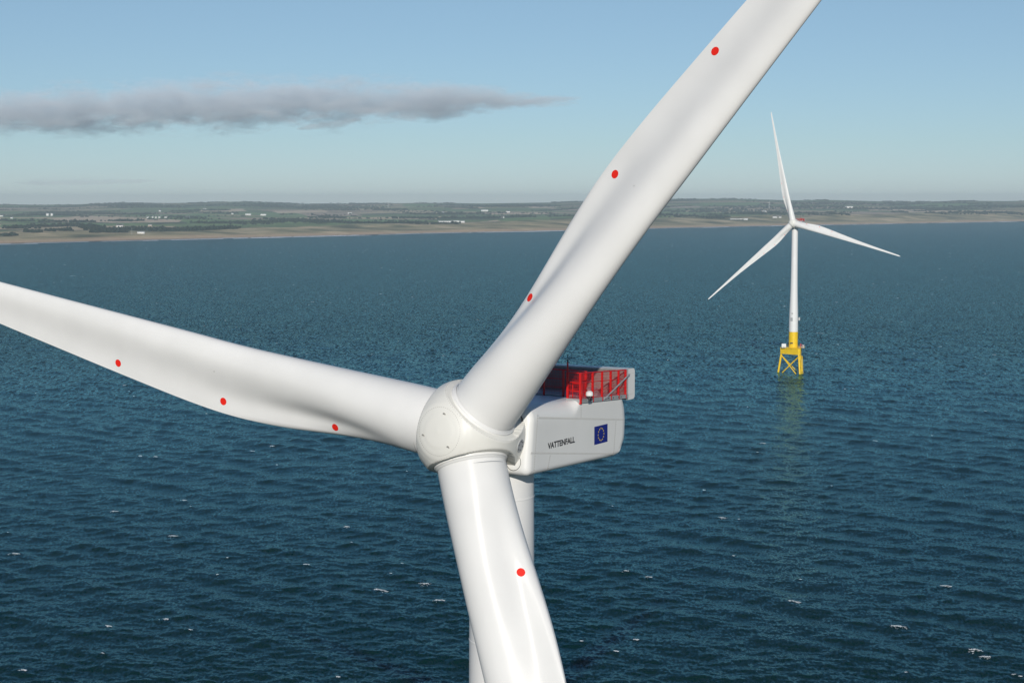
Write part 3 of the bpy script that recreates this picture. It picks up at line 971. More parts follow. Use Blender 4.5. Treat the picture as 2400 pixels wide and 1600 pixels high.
def spinner_hit(d):
    d = np.asarray(d, float); d = d / np.linalg.norm(d)
    lo, hi = 0.5, 5.5
    for _ in range(40):
        m = (lo + hi) / 2
        if spinner_F((d * m)[None])[0] < 0: lo = m
        else: hi = m
    return d * lo
def spinner_normal(p):
    e = 0.03
    g = np.array([spinner_F((p + np.eye(3)[i] * e)[None])[0] - spinner_F((p - np.eye(3)[i] * e)[None])[0] for i in range(3)])
    return g / np.linalg.norm(g)

def make_spinner():
    V, F = make_spinner_mesh()
    sp = obj_from('spinner', V, F, M_SPIN, None, None, True, 60)
    # bolt circle of the nose cover
    mb = MB()
    for k in range(64):
        a = 2 * PI * k / 64
        p_ = spinner_hit((1.60 * math.cos(a), -3.2, 1.60 * math.sin(a)))
        n_ = spinner_normal(p_)
        mb.tube(Vector(p_ - n_ * 0.01), Vector(p_ + n_ * 0.012), 0.022, 6)
    mb.build('nose_bolts', M_BOLT, sp)
    for a in (2.0, 4.1, -0.15):
        p_ = spinner_hit((1.2 * math.cos(a), -3.2, 1.2 * math.sin(a)))
        MB().tube(Vector(p_), Vector(p_) + Vector((0, -0.10, 0)), 0.05, 8).box(Vector(p_) + Vector((0.07, -0.06, 0.03)), (0.14, 0.05, 0.05)).build('lifting_eye', M_BOLT, sp)
    # bolted hatches on the three shoulders between the blades
    for k in range(3):
        a = PI / 3 + 2 * PI * k / 3
        p_ = Vector(spinner_hit((math.sin(a), 0.42, math.cos(a))))
        n_ = Vector(spinner_normal(np.array(p_)))
        h = MB()
        h.tube(p_ - n_ * 0.05, p_ + n_ * 0.03, 0.44, 24)
        hatch = h.build('hatch', M_GREY, sp, True)
        hb = MB()
        x_ = n_.orthogonal().normalized(); y_ = n_.cross(x_)
        for j in range(6):
            c_ = p_ + (x_ * math.cos(PI / 3 * j) + y_ * math.sin(PI / 3 * j)) * 0.31
            hb.tube(c_, c_ + n_ * 0.05, 0.05, 8)
        hb.build('hatch_bolts', M_BLACK, sp)
    # rivet lines around each blade hole
    for k in range(3):
        rv = MB()
        a0 = 2 * PI * k / 3
        bx = Vector((math.sin(a0), -CONE, math.cos(a0))).normalized()
        x_ = bx.orthogonal().normalized(); y_ = bx.cross(x_)
        for j in range(90):
            a = 2 * PI * j / 90
            d_ = bx * 2.02 + (x_ * math.cos(a) + y_ * math.sin(a)) * 2.86
            p_ = spinner_hit(tuple(d_)); n_ = spinner_normal(p_)
            rv.tube(Vector(p_ - n_ * 0.01), Vector(p_ + n_ * 0.012), 0.02, 5)
        rv.build('rivet_ring', M_BOLT, sp)
    return sp

# nacelle in its own level frame: x right, y back, z up, origin at the hub centre
def nac_top(y): return 1.72 - 0.055 * (y - 2.9)
def nac_bot(y): return -2.93 - 0.025 * (y - 2.0)
NAC_W = 3.7
def rrect(W, zb, zt, rb, rt, camber=0.0, n=9):
    pts = []
    for cx, cz, r, a0 in ((W - rb, zb + rb, rb, -PI / 2), (W - rt, zt - rt, rt, 0), (-W + rt, zt - rt, rt, PI / 2), (-W + rb, zb + rb, rb, PI)):
        for k in range(n):
            a = a0 + PI / 2 * k / (n - 1)
            pts.append((cx + r * math.cos(a), cz + r * math.sin(a)))
        m = 10
        if a0 == -PI / 2:      # up the right side
            za, zb_ = zb + rb, zt - rt
            pts += [(W, za + (zb_ - za) * k / m) for k in range(1, m)]
        if a0 == PI / 2:       # down the left side
            za, zb_ = zt - rt, zb + rb
            pts += [(-W, za + (zb_ - za) * k / m) for k in range(1, m)]
    return pts
REAR_Z = np.array([-3.3, -3.21, -3.15, -2.91, -1.98, -0.7, 0.3, 0.91, 1.5])
REAR_Y = np.array([13.6, 13.83, 14.5, 14.95, 15.68, 15.78, 15.62, 15.26, 14.9])

def make_nacelle():
    st = []       # (y, inset, rt)
    FR = 0.5
    for k in range(7):
        a = PI / 2 * k / 6
        st.append((2.05 + FR * (1 - math.sin(PI / 2 - a)) * 0 + FR * (1 - math.cos(a)) , FR * (1 - math.sin(a)), 1.15))
    for y in (3.2, 4.5, 6, 7.4):
        st.append((y, 0, 1.15))
    for y, q in ((7.9, 1.12), (8.3, 0.9), (8.6, 0.55), (8.85, 0.3), (9.1, 0.16)):
        st.append((y, 0, q))
    for y in (10.5, 12, 13.4):
        st.append((y, 0, 0.16))
    V, rows = [], []
    for y, ins, rt in st:
        yy = max(y, 2.3)
        pts = rrect(NAC_W - ins, nac_bot(yy) + ins, nac_top(yy) - ins, max(0.12, 0.42 - ins * 0.5), max(0.12, rt - ins * 0.6))
        sl = max(0, 1 - (y - 2.0) / 4.0)
        V += [(x, y + (z + 0.7) * math.tan(TILT) * sl, z) for x, z in pts]
        rows.append(len(pts))
    n = rows[0]
    for lam_ in (0.25, 0.5, 0.75, 0.92, 1.0):
        y0 = 13.4
        pts = rrect(NAC_W - (0.10 if lam_ == 1 else 0), nac_bot(y0), nac_top(y0 + 2 * lam_), 0.42, 0.16)
        V += [(x, y0 + lam_ * (float(np.interp(z, REAR_Z, REAR_Y)) - y0), z) for x, z in pts]
        rows.append(n)
    F = []
    for i in range(len(rows) - 1):
        for k in range(n):
            F.append((i * n + k, i * n + (k + 1) % n, (i + 1) * n + (k + 1) % n, (i + 1) * n + k))
    F.append(tuple(range(n - 1, -1, -1)))
    base = (len(rows) - 1) * n
    h = n // 2          # right half: indices 0..h-1, left half reversed
    for k in range(h - 1):
        a, b = base + k, base + k + 1
        c, d = base + n - 1 - k - 1, base + n - 1 - k
        F.append((a, b, c, d))
    nac = obj_from('nacelle', V, F, M_NAC, None, None, True, 38)
    # shaft collar between spinner and nacelle
    T = (Matrix.Rotation(TILT, 4, 'X') @ Matrix.Rotation(-PI / 2, 4, 'X'))
    c = MB(); c.lathe([(2.55, 1.6), (2.55, 2.9)], 64, T=T, cap=False)
    c.build('shaft_collar', M_NAC, nac, True)
    c = MB(); c.ring(T @ Vector((0, 0, 2.26)), T.to_3x3() @ Vector((0, 0, 1)), 3.05, 0.035, 72)
    c.build('collar_seal', M_BLACK, nac, True)
    # panel joints with bolt heads on the right hand side
    joints = [((3.2, 0.80), (15.5, -0.72), 0.16), ((2.15, -1.43), (13.9, -3.02), 0.16), ((2.78, 1.1), (2.28, -2.75), 0.18), ((8.97, 0.98), (8.97, 0.14), 0.16), ((14.19, -0.60), (13.85, -3.0), 0.16), ((4.71, -1.82), (4.33, -2.85), 0.14)]
    for (y0, z0), (y1, z1), stp in joints:
        if y0 < 3.0 and z0 > 1: y0, y1 = 3.05, 2.52
        L = math.hypot(y1 - y0, z1 - z0)
        dy, dz = (y1 - y0) / L, (z1 - z0) / L
        py, pz = -dz * 0.014, dy * 0.014
        x = NAC_W + 0.004
        sm = MB()
        sm.add([(x, y0 - py, z0 - pz), (x, y1 - py, z1 - pz), (x, y1 + py, z1 + pz), (x, y0 + py, z0 + pz)], [(0, 1, 2, 3)])
        for k in range(int(L / stp)):
            q = k * stp + stp / 2
            cy, cz = y0 + dy * q + py * 5, z0 + dz * q + pz * 5
            sm.tube((NAC_W - 0.01, cy, cz), (NAC_W + 0.012, cy, cz), 0.028, 6, 1)
        sm.build('panel_joint', [M_SEAM, M_BOLT], nac)
    # access cover outlines on the front face
    for zc, yy in ((0.55, 2.16), (-2.05, 1.83)):
        r = MB()
        r.ring((2.55, 2.05 + (zc + 0.7) * math.tan(TILT) - 0.0, zc), (0, -1, TILT), 0.55, 0.018, 28)
        r.build('access_cover', M_BLACK, nac)
    # company name
    cu = bpy.data.curves.new('lettering', 'FONT')
    cu.body = 'VATTENFALL'
    cu.size = 1.0
    cu.offset = 0.035
    cu.extrude = 0.004
    tmp = bpy.data.objects.new('tmp_text', cu)
    COL.objects.link(tmp)
    dg = bpy.context.evaluated_depsgraph_get()
    me = bpy.data.meshes.new_from_object(tmp.evaluated_get(dg))
    bpy.data.objects.remove(tmp)
    co = np.empty(len(me.vertices) * 3); me.vertices.foreach_get('co', co); co = co.reshape(-1, 3)
    mn, mx = co.min(0), co.max(0)
    q = np.empty_like(co)
    q[:, 1] = 4.40 + (co[:, 0] - mn[0]) / (mx[0] - mn[0]) * 3.73
    q[:, 2] = -1.425 + (co[:, 1] - mn[1]) / (mx[1] - mn[1]) * 0.42
    q[:, 0] = NAC_W + 0.004 + (co[:, 2] - mn[2]) / max(1e-6, mx[2] - mn[2]) * 0.006
    me.vertices.foreach_set('co', q.ravel())
    me.materials.clear(); me.materials.append(M_LETTER)
    me.name = 'lettering'
    lt = bpy.data.objects.new('lettering', me)
    link(lt, nac)
    # blue flag with a ring of twelve yellow stars
    fl = MB()
    x = NAC_W + 0.005
    fl.add([(x, 10.95, -1.965), (x, 12.94, -1.965), (x, 12.94, -0.672), (x, 10.95, -0.672)], [(0, 1, 2, 3)], 0)
    for k in range(12):
        a = 2 * PI * k / 12
        cy, cz = 11.945 + 0.43 * math.sin(a), -1.318 + 0.43 * math.cos(a)
        vs = [(x + 0.005, cy, cz)]
        for j in range(10):
            rr = 0.085 if j % 2 == 0 else 0.036
            vs.append((x + 0.005, cy + rr * math.sin(PI / 5 * j), cz + rr * math.cos(PI / 5 * j)))
        fl.add(vs, [(0, 1 + (j + 1) % 10, 1 + j) for j in range(10)], 1)
    fl.build('flag', [M_FLAG, M_STAR], nac)
    return nac

def make_deck():
    """winching deck: floor, fence, cooler, brace, light, mast; all in the nacelle frame"""
    out = []
    def floor_z(y): return 1.22 - 0.052 * (y - 8.76)
    W = 3.78
    Y0, Y1, Y2 = 8.78, 11.45, 15.85        # front of the right walkway, front of the deck, cooler
    fl = MB()
    def slab(x0, x1, y0, y1, z0, z1):
        vs = [(x0, y0, floor_z(y0) + z0), (x1, y0, floor_z(y0) + z0), (x1, y1, floor_z(y1) + z0), (x0, y1, floor_z(y1) + z0),
              (x0, y0, floor_z(y0) + z1), (x1, y0, floor_z(y0) + z1), (x1, y1, floor_z(y1) + z1), (x0, y1, floor_z(y1) + z1)]
        return vs, ((0, 3, 2, 1), (4, 5, 6, 7), (0, 1, 5, 4), (1, 2, 6, 5), (2, 3, 7, 6), (3, 0, 4, 7))
    fl.add(*slab(-W + 0.05, W - 0.06, Y1, Y2, 0.22, 0.30))
    fl.add(*slab(W - 1.12, W - 0.06, Y0 + 0.03, Y1 - 0.003, 0.22, 0.30))
    out.append(fl.build('deck_floor', M_GALV))
    bm_ = MB()
    bm_.add(*slab(W - 0.05, W + 0.03, Y0, Y2 + 0.1, 0.02, 0.30))
    for y in (12.9, 13.6, 14.4, 14.8):
        bm_.tube((W + 0.02, y, floor_z(y) + 0.17), (W + 0.04, y, floor_z(y) + 0.17), 0.05, 8, 1)
    bm_.add(*slab(-W - 0.03, -W + 0.05, Y1, Y2 + 0.1, 0.02, 0.30))
    bm_.add(*slab(W - 1.12, W - 0.055, Y0 - 0.05, Y0 + 0.025, 0.02, 0.30))
    out.append(bm_.build('deck_beam', [M_GALV, M_BLACK]))
    fence = bpy.data.objects.new('safety_fence', None); link(fence); out.append(fence)
    H = 2.06
    def top_z(y): return floor_z(y) + 2.10
    def post(x, y, wd=0.14, low=0.0):
        m = MB()
        z0, z1 = floor_z(y) + low, top_z(y)
        m.box((x, y, (z0 + z1) / 2), (wd, wd, z1 - z0))
        for k in range(7):
            m.box((x, y, z0 + 0.3 + k * 0.27), (wd + 0.035, wd + 0.035, 0.03))
        m.build('post', M_RED, fence)
    def panel(x0, y0, x1, y1, z_low=0.30):
        L = math.hypot(x1 - x0, y1 - y0)
        m = MB()
        n = max(2, int(L / 0.135))
        for k in range(1, n):
            u = k / n
            x, y = x0 + (x1 - x0) * u, y0 + (y1 - y0) * u
            m.tube((x, y, floor_z(y) + z_low), (x, y, top_z(y) - 0.02), 0.0075, 4, caps=False)
        for k in range(9):
            h = z_low + 0.02 + (2.06 - z_low) * k / 8
            m.tube((x0, y0, floor_z(y0) + h), (x1, y1, floor_z(y1) + h), 0.008, 4, caps=False)
        for h in (z_low + 0.55, z_low + 1.15):
            m.tube((x0, y0, floor_z(y0) + h), (x1, y1, floor_z(y1) + h), 0.024, 5)
        m.build('wire_panel', M_RED, fence)
        r = MB(); r.tube((x0, y0, top_z(y0)), (x1, y1, top_z(y1)), 0.045, 8)
        r.build('top_rail', M_RED, fence)
    XR = W - 0.03
    panel(XR, Y0 + 0.1, XR, Y2 - 0.15)                     # right side
    for y in (Y0 + 0.05, 10.6, 12.0, 13.3, 14.5, 15.6):
        post(XR, y, 0.16 if y < 9 else 0.13, -0.05 if y < 9 else 0.02)
    XI = XR - 1.02
    panel(XI + 0.08, Y0 + 0.05, XR - 0.08, Y0 + 0.05)      # short front of the walkway
    post(XI, Y0 + 0.05)
    panel(XI, Y0 + 0.13, XI, Y1 - 0.08)                    # inner side of the walkway
    post(XI, Y1)
    panel(-XR + 0.07, Y1, XI - 0.07, Y1)                   # front of the deck
    for x in (-XR, -2.2, -0.7, 0.9):
        post(x, Y1, 0.12)
    panel(-XR, Y1 + 0.1, -XR, Y2 - 0.15)                   # left side
    for y in (12.8, 14.2, 15.6):
        post(-XR, y, 0.12)
    # small gate frame inside the walkway
    gt = MB()
    y = Y0 + 0.55
    for a, b in (((XI + 0.12, y, 0.35), (XI + 0.12, y, 1.32)), ((XR - 0.16, y, 0.35), (XR - 0.16, y, 1.32)), ((XI + 0.12, y, 1.32), (XR - 0.16, y, 1.32)), ((XI + 0.12, y, 0.8), (XR - 0.16, y, 0.8))):
        gt.tube((a[0], a[1], a[2] + floor_z(y)), (b[0], b[1], b[2] + floor_z(y)), 0.05, 6)
    gt.build('gate_frame', M_RED, fence)
    # winch box seen through the fence
    wb = MB()
    wb.box((XR - 0.55, 11.6, floor_z(11) + 0.55), (0.45, 0.7, 0.5))
    wb.box((XR - 0.55, 11.6, floor_z(11) + 0.86), (0.6, 0.85, 0.05))
    out.append(wb.build('winch_cabinet', M_GREY))
    # cooler across the rear: white rounded shell, dark core
    zc0, zc1 = 0.72, 2.98
    sh = MB()
    def shell_section(z0, z1, y0, y1, r=0.28, n=6):
        pts = []
        for cy, cz, a0 in ((y1 - r, z1 - r, 0), (y1 - r, z0 + r, -PI / 2)):
            seq = [a0 + PI / 2 * k / (n - 1) for k in range(n)]
            if a0 == 0: seq = seq[::-1]
            else: seq = seq[::-1]
            pts += [(cy + r * math.cos(a), cz + r * math.sin(a)) for a in seq]
        return [(y0, z1)] + pts + [(y0, z0)]
    sec = shell_section(zc0, zc1, 16.02, 17.1)
    CW = 3.74
    n = len(sec)
    vs = [(-CW, y_, z_) for y_, z_ in sec] + [(CW, y_, z_) for y_, z_ in sec]
    fs = [(k, k + 1, n + k + 1, n + k) for k in range(n - 1)] + [tuple(range(n - 1, -1, -1)), tuple(range(n, 2 * n)), (0, n, 2 * n - 1, n - 1)]
    sh.add(vs, fs)
    cooler = sh.build('cooler', M_NAC, None, True, 35); out.append(cooler)
    lip = MB()
    lip.box((0, 15.98, zc1 - 0.05), (2 * CW, 0.09, 0.10))
    lip.box((0, 15.98, zc0 + 0.05), (2 * CW, 0.09, 0.10))
    lip.box((CW - 0.06, 15.98, (zc0 + zc1) / 2), (0.12, 0.088, zc1 - zc0 - 0.21))
    lip.box((-CW + 0.06, 15.98, (zc0 + zc1) / 2), (0.12, 0.088, zc1 - zc0 - 0.21))
    lip.build('cooler_frame', M_GALV, cooler)
    core = MB()
    core.box((0, 15.985, (zc0 + zc1) / 2), (2 * CW - 0.26, 0.05, zc1 - zc0 - 0.22))
    for k in range(60):
        core.box((-CW + 0.25 + k * (2 * CW - 0.5) / 59, 15.945, (zc0 + zc1) / 2), (0.03, 0.03, zc1 - zc0 - 0.23))
    core.build('cooler_core', M_CORE, cooler)
    jn = MB()
    for z in (2.62, 1.12):
        jn.box((CW + 0.002, 16.56, z), (0.008, 1.06, 0.014))
    jn.build('cooler_joint', M_SEAM, cooler)
    # diagonal brace of the cooler frame
    br = MB(); br.tube((W + 0.07, 12.35, floor_z(12.35) + 0.22), (W + 0.10, 15.98, 2.62), 0.055, 8)
    br.tube((W + 0.07, 12.2, floor_z(12.3) + 0.2), (W + 0.07, 12.7, floor_z(12.3) + 0.22), 0.06, 6)
    out.append(br.build('brace', M_GALV))
    br2 = MB(); br2.tube((-W - 0.07, 12.35, floor_z(12.35) + 0.22), (-W - 0.10, 15.98, 2.62), 0.055, 8)
    out.append(br2.build('brace', M_GALV))
    # aviation light on a bent bracket
    al = MB(); y = 9.35
    zb = floor_z(y)
    al.tube((W + 0.03, y + 0.45, zb + 0.28), (W + 0.34, y + 0.45, zb + 0.2), 0.05, 8)
    al.tube((W + 0.34, y + 0.45, zb + 0.2), (W + 0.34, y + 0.05, zb + 0.2), 0.05, 8)
    al.tube((W + 0.34, y + 0.05, zb + 0.2), (W + 0.34, y + 0.1, zb + 0.5), 0.06, 8)
    bracket = al.build('light_bracket', M_BLACK)
    lt = MB(); lt.lathe([(0.17, 0), (0.26, 0.03), (0.26, 0.16), (0.24, 0.28), (0.13, 0.36), (0.02, 0.385)], 20, T=Matrix.Translation((W + 0.34, y + 0.1, zb + 0.5)))
    lt.build('lamp_dome', M_GLASS, bracket, True, 40); out.append(bracket)
    # wind sensor mast with ring
    ms = MB(); y = Y0 + 0.05
    ms.tube((XI, y, top_z(y)), (XI, y, top_z(y) + 0.72), 0.06, 8)
    mast = ms.build('sensor_mast', M_RED)
    rg = MB(); rg.ring((XI, y, top_z(y) + 1.18), (0.5, -0.86, 0), 0.30, 0.016, 28)
    rg.tube((XI, y, top_z(y) + 0.72), (XI, y, top_z(y) + 0.9), 0.05, 8); rg.tube((XI, y, top_z(y) + 0.95), (XI, y, top_z(y) + 1.25), 0.025, 6)
    rg.tube((XI, y, top_z(y) + 0.86), (XI - 0.05, y, top_z(y) + 0.9), 0.02, 6)
    rg.build('sensor_ring', M_BLACK, mast)
    out.append(mast)
    return out

HUB_Z = 107.0
AXIS = 4.5        # hub centre lies this far in front of the tower axis
def make_jacket():
    """yellow three legged foundation with deck and transition column (base at sea level)"""
    out = []
    LEGS = [math.radians(a) for a in (170, -62, 54)]
    R0, R1, ZT = 10.2, 7.9, 15.0
    foot = [Vector((R0 * 1.12 * math.cos(a), R0 * 1.12 * math.sin(a), -6)) for a in LEGS]
    top = [Vector((R1 * math.cos(a), R1 * math.sin(a), ZT)) for a in LEGS]
    fr = bpy.data.objects.new('jacket_foundation', None); link(fr); out.append(fr)
    for k in range(3):
        MB().tube(foot[k], top[k] + Vector((0, 0, 2.2)), 0.72, 20).build('leg', M_YEL, fr, True)
    for k in range(3):
        j = (k + 1) % 3
        def on(p, q, s): return p + (q - p) * s
        br = MB()
        br.tube(on(foot[k], top[k], 0.86), on(foot[j], top[j], 0.10), 0.36, 14)
        br.build('brace', M_YEL, fr, True)
        br = MB()
        br.tube(on(foot[j], top[j], 0.86), on(foot[k], top[k], 0.10), 0.36, 14)
        br.build('brace', M_YEL, fr, True)
    # box girders joining the legs under the column
    gz0, gz1 = 13.4, 17.7
    poly = []
    for a in LEGS:
        for da in (-0.11, 0.11):
            poly.append((9.1 * math.cos(a + da), 9.1 * math.sin(a + da)))
    n = len(poly)
    vs = [(x, y, gz0) for x, y in poly] + [(x, y, gz1) for x, y in poly]
    ang_ = [math.atan2(p_[1], p_[0]) for p_ in poly]
    order = sorted(range(n), key=lambda i: ang_[i])
    o = order
    fs = [(o[k], o[(k + 1) % n], n + o[(k + 1) % n], n + o[k]) for k in range(n)] + [tuple(o[::-1]), tuple(n + i for i in o)]
    g_ = MB(); g_.add(vs, fs)
    g_.build('box_girder', M_YEL, fr)
    dk = MB(); dk.add([(x * 1.03, y * 1.03, 17.72) for x, y in poly] + [(x * 1.03, y * 1.03, 17.95) for x, y in poly], fs); dk.build('deck', M_YEL, fr)
    rl = MB()
    for k in range(30):
        a = 2 * PI * k / 30
        rl.tube((8.2 * math.cos(a), 8.2 * math.sin(a), 17.9), (8.2 * math.cos(a), 8.2 * math.sin(a), 19.0), 0.05, 5)
    for z in (18.45, 19.0):
        rl.ring((0, 0, z), (0, 0, 1), 8.2, 0.05, 36, 5)
    rl.build('railing', M_YEL, fr)
    ld = MB()
    p0 = Vector((R1 * math.cos(LEGS[1]) + 1.9, R1 * math.sin(LEGS[1]) - 0.3, 12.5))
    ld.tube(p0, p0 + Vector((0.6, -0.1, -13.5)), 0.28, 10); ld.tube(p0 + Vector((0.9, 0.2, 0)), p0 + Vector((1.5, 0.1, -13.5)), 0.2, 10)
    for k in range(14):
        q = p0 + Vector((0.045 * k, 0, -0.95 * k)); ld.tube(q, q + Vector((0.9, 0.2, 0)), 0.06, 5)
    ld.build('boat_landing', M_YEL, fr, True)
    # transition column below the white tower
    tc = MB(); tc.lathe([(3.32, 17.9), (3.32, 18.1), (3.25, 18.15), (3.25, 29.1), (3.32, 29.15), (3.32, 29.35)], 48)
    col_ = tc.build('transition_column', M_YEL, None, True, 30); out.append(col_)
    MB().box((-1.2, -3.15, 21.4), (1.9, 0.5, 0.9)).build('identification_plate', M_BLACK, col_)
    # deck equipment
    cb = MB(); cb.box((-6.6, -2.0, 19.4), (3.1, 2.6, 2.9)); out.append(cb.build('container', M_WHITEBOX, None))
    cr = MB()
    cr.tube((5.2, -3.2, 17.95), (5.2, -3.2, 21.2), 0.22, 10); cr.tube((5.2, -3.2, 21.0), (6.9, -5.0, 19.6), 0.14, 8)
    out.append(cr.build('davit_crane', M_RED, None))
    eq = MB(); eq.box((7.0, -3.6, 19.2), (1.4, 1.4, 2.4)); eq.box((5.4, -1.6, 18.6), (1.6, 1.2, 1.2)); out.append(eq.build('deck_cabinet', M_GREY, None))
    return out

def make_tower():
    prof = [(3.24, 29.37), (3.24, 34), (3.12, 42), (2.85, 50), (2.60, 58), (2.46, 66), (2.38, 74), (2.30, 84), (2.24, 94), (2.22, 103.9)]
    zs = np.arange(30, 104, 2.0)
    pr = [(3.24, 29.37)]
    for z in zs:
        r = float(np.interp(z, [q[1] for q in prof], [q[0] for q in prof]))
        pr.append((r, z))
        if abs(z - 102) < 0.1 or abs(z - 92) < 0.1 or abs(z - 60) < 0.1:
            pr += [(r + 0.02, z + 0.02), (r + 0.02, z + 0.12), (r, z + 0.14)]
    pr.append((2.22, 103.9))
    m = MB(); m.lathe(pr, 72)
    tw = m.build('tower', M_TOWER, None, True, 30)
    sg = MB(); r = 3.22
    for a, z, w, h in ((-2.05, 38.4, 0.35, 2.6), (-1.85, 38.4, 0.28, 2.6), (-2.22, 38.4, 0.3, 2.6)):
        sg.box((3.20 * math.cos(a), 3.20 * math.sin(a), z), (0.12, 0.6, h), R=Matrix.Rotation(a, 3, 'Z'))
    sg.build('door_panel', M_GREY, tw)
    ls = MB()
    for a in (-1.98, -1.78):
        ls.box((3.20 * math.cos(a), 3.20 * math.sin(a), 42.6), (0.3, 0.3, 0.55), R=Matrix.Rotation(a, 3, 'Z'))
    ls.build('navigation_light', M_BLACK, tw)
    bx = MB(); bx.box((4.0, 0.2, 38.6), (1.1, 1.2, 2.2)); bx.box((3.3, 0.2, 38.6), (0.5, 0.4, 0.4)); bx.build('side_box', M_GREY, tw)
    return tw

def rotor_matrix(psi):
    n_ = Vector((0, -math.cos(TILT), math.sin(TILT)))
    u_ = Vector((0, math.sin(TILT), math.cos(TILT)))
    r_ = Vector((1, 0, 0))
    b_ = u_ * math.cos(psi) + r_ * math.sin(psi)
    m_ = -u_ * math.sin(psi) + r_ * math.cos(psi)
    R = Matrix((m_, -n_, b_)).transposed().to_4x4()
    return Matrix.Translation((0, -AXIS, HUB_Z)) @ R

GRP_OT = 'offshore wind turbines standing in the sea'
def make_turbine(base, yaw, psi, label):
    t = empty('wind_turbine', base, -yaw)
    tag(t, label, 'wind turbine', GRP_OT)
    parts = [('rotor', make_spinner(), psi)]
    b = make_blade()
    for k in range(3):
        bb = b if k == 0 else copy_tree(b)
        bb.parent = t
        bb.matrix_local = rotor_matrix(psi + k * 2 * PI / 3)
    sp = parts[0][1]
    sp.parent = t
    sp.matrix_local = rotor_matrix(psi)
    for o in [make_nacelle()] + make_deck():
        o.parent = t
        o.matrix_local = Matrix.Translation((0, -AXIS, HUB_Z))
    for o in [make_tower()] + make_jacket():
        o.parent = t
    return t

def copy_turbine(src, base, yaw, psi, label):
    t = src.copy(); COL.objects.link(t)
    t.location = base; t.rotation_euler = (0, 0, -yaw)
    tag(t, label, 'wind turbine', GRP_OT)
    k = 0
    for ch in list(src.children):
        c = copy_tree(ch, t)
        if ch.name.split('.')[0] == 'blade':
            c.matrix_local = rotor_matrix(psi + k * 2 * PI / 3); k += 1
        elif ch.name.split('.')[0] == 'spinner':
            c.matrix_local = rotor_matrix(psi)
    return t

YAW = 0.5465
near = make_turbine((-0.71, 111.95, 0), YAW, 0.7083, 'huge white turbine in the foreground with red-fenced deck and blue flag')
FYAW = math.radians(26)
hub_far = pixel_ground(1859, 523, HUB_Z)
fb = hub_far + Vector((math.sin(FYAW), math.cos(FYAW), 0)) * AXIS
far_t = copy_turbine(near, (fb.x, fb.y, 0), FYAW, math.radians(-13.5), 'whole white turbine on a yellow three-legged base far out at right')
# the distant foundation is turned as the photograph shows it, whatever way its nacelle points
JACKET = {'jacket_foundation', 'transition_column', 'container', 'davit_crane', 'deck_cabinet', 'tower'}
for c in far_t.children:
    if c.name.split('.')[0] in JACKET:
        c.rotation_euler = (0, 0, FYAW - math.radians(9.6))

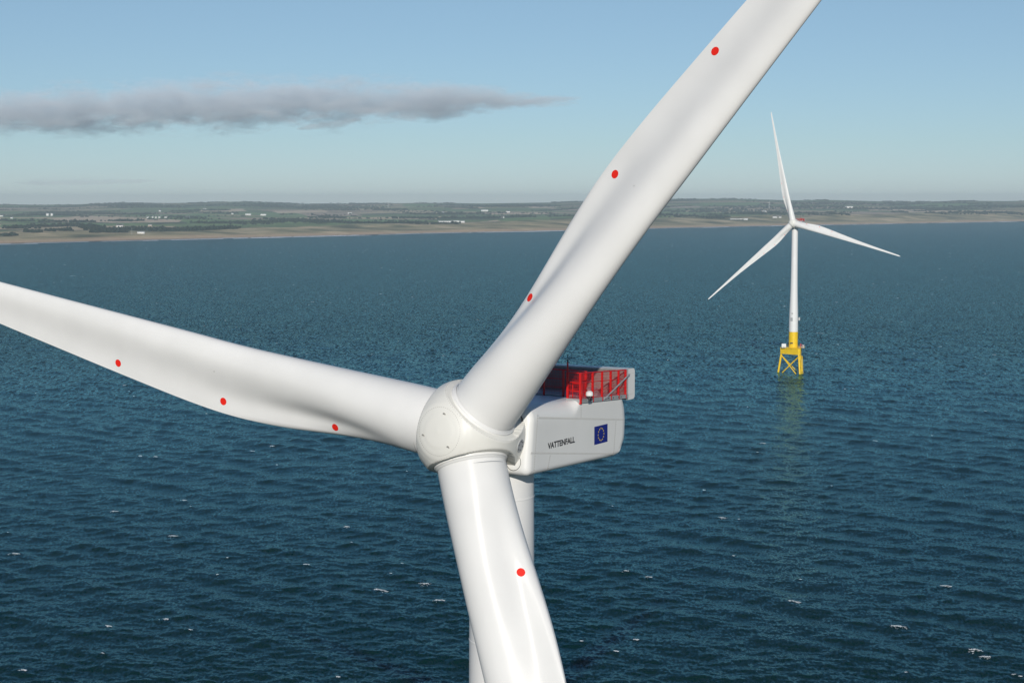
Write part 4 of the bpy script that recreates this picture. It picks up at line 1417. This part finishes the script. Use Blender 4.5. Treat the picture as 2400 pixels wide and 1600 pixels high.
# ----------------------------------------------------------------------------- cloud bank
def build_cloud(label, loc, size, cen_pts, thk_pts, density, seed, rag):
    M = bpy.data.materials.new('cloud_vapour')
    M.use_nodes = True
    nt = M.node_tree
    nt.nodes.clear()
    out = nt.nodes.new('ShaderNodeOutputMaterial')
    pv = nt.nodes.new('ShaderNodeVolumePrincipled')
    pv.inputs['Color'].default_value = (0.89, 0.955, 1.0, 1)
    pv.inputs['Anisotropy'].default_value = -0.15
    nt.links.new(pv.outputs[0], out.inputs['Volume'])
    tc = nt.nodes.new('ShaderNodeTexCoord')
    sx, sy, sz = size
    mp = nt.nodes.new('ShaderNodeMapping')
    mp.inputs['Scale'].default_value = (1 / sx, 1 / sy, 1 / sz)
    nt.links.new(tc.outputs['Object'], mp.inputs['Vector'])
    sp_ = nt.nodes.new('ShaderNodeSeparateXYZ'); nt.links.new(mp.outputs[0], sp_.inputs[0])
    def math_(op, a, b=None, c=None, clamp=False):
        m = nt.nodes.new('ShaderNodeMath'); m.operation = op; m.use_clamp = clamp
        for i, q in enumerate((a, b, c)):
            if q is None: continue
            if isinstance(q, (int, float)): m.inputs[i].default_value = q
            else: nt.links.new(q, m.inputs[i])
        return m.outputs[0]
    def noise_(scale, detail, rough, k):
        m = nt.nodes.new('ShaderNodeMapping'); m.inputs['Scale'].default_value = scale
        m.inputs['Location'].default_value = (seed + k, seed * 1.7, k * 3.1)
        nt.links.new(tc.outputs['Object'], m.inputs['Vector'])
        n = nt.nodes.new('ShaderNodeTexNoise'); n.inputs['Scale'].default_value = 1; n.inputs['Detail'].default_value = detail; n.inputs['Roughness'].default_value = rough
        nt.links.new(m.outputs[0], n.inputs['Vector'])
        return n.outputs['Fac']
    def curve(pts, fac):
        c = nt.nodes.new('ShaderNodeFloatCurve')
        cm = c.mapping.curves[0]
        while len(cm.points) < len(pts): cm.points.new(0.5, 0.5)
        for q, (a, b) in zip(cm.points, pts): q.location = (a, b)
        c.mapping.update()
        nt.links.new(fac, c.inputs['Value'])
        return c.outputs[0]
    u01 = math_('MULTIPLY_ADD', sp_.outputs[0], 0.5, 0.5)
    z01 = math_('MULTIPLY_ADD', sp_.outputs[2], 0.5, 0.5)
    cen, thk = curve(cen_pts, u01), curve(thk_pts, u01)
    dzr = math_('DIVIDE', math_('SUBTRACT', z01, cen), math_('MAXIMUM', thk, 0.015))
    rad = math_('SQRT', math_('ADD', math_('POWER', dzr, 2.0), math_('POWER', sp_.outputs[1], 2.0)))
    shape = math_('SUBTRACT', 1.0, rad)
    n1 = noise_((1 / 1300, 1 / 800, 1 / 330), 7, 0.66, 0.0)
    n2 = noise_((1 / 330, 1 / 300, 1 / 120), 6, 0.7, 5.0)
    nn = math_('ADD', math_('MULTIPLY', math_('SUBTRACT', n1, 0.52), 2.6 * rag), math_('MULTIPLY', math_('SUBTRACT', n2, 0.5), 2.2 * rag))
    edge = math_('MULTIPLY', math_('SUBTRACT', 1.0, math_('POWER', sp_.outputs[2], 6.0)), math_('SUBTRACT', 1.0, math_('POWER', sp_.outputs[0], 40.0)))
    dens = math_('MULTIPLY', math_('ADD', shape, nn), 1.7, None, True)
    dens = math_('MULTIPLY', math_('MULTIPLY', dens, edge), density)
    nt.links.new(dens, pv.inputs['Density'])
    mb = MB(); mb.box((0, 0, 0), (2 * sx, 2 * sy, 2 * sz))
    o = mb.build('cloud', M)
    o.location = loc
    tag(o, label, 'cloud', kind='stuff')
def px_at(x, y, Y):
    return Vector(((x - 1200) / F_PX * Y, Y, CAM_H + (HORIZON_PX - y) / F_PX * Y))
CL_Y = 26000
PXM = CL_Y / F_PX
# bank: x from -360 to 1360 px, y from 180 to 330 px of the photograph
build_cloud('long low grey cloud bank over the coast', px_at(500, 256, CL_Y), (860 * PXM, 1300, 76 * PXM),
            ((0, 0.36), (0.2, 0.40), (0.4, 0.50), (0.6, 0.60), (0.75, 0.61), (0.9, 0.62), (1.0, 0.60)),
            ((0, 0.33), (0.2, 0.30), (0.4, 0.34), (0.6, 0.36), (0.72, 0.30), (0.85, 0.20), (0.94, 0.08), (1.0, 0.0)), 0.0018, 3.0, 1.45)
build_cloud('small torn wisp hanging under the grey cloud bank', px_at(775, 294, CL_Y), (75 * PXM, 300, 22 * PXM),
            ((0, 0.25), (0.5, 0.5), (1.0, 0.8)), ((0, 0.05), (0.3, 0.22), (0.7, 0.26), (1.0, 0.1)), 0.0022, 9.0, 0.9)
build_cloud('faint thin streaks of cloud low above the left hills', px_at(210, 425, CL_Y), (170 * PXM, 500, 20 * PXM),
            ((0, 0.40), (0.5, 0.42), (1.0, 0.55)), ((0, 0.05), (0.25, 0.25), (0.7, 0.20), (1.0, 0.02)), 0.0007, 17.0, 1.1)

# ----------------------------------------------------------------------------- haze
M_HAZE = bpy.data.materials.new('haze_air')
M_HAZE.use_nodes = True
nt = M_HAZE.node_tree
nt.nodes.clear()
ho = nt.nodes.new('ShaderNodeOutputMaterial')
hv = nt.nodes.new('ShaderNodeVolumePrincipled')
hv.inputs['Color'].default_value = (0.80, 0.93, 1.0, 1)
hv.inputs['Density'].default_value = HAZE_DENSITY
nt.links.new(hv.outputs[0], ho.inputs['Volume'])
hz = MB()
hz.box((0, 10500, 103), (40000, 24000, 230))
tag(hz.build('haze', M_HAZE), kind='stuff')
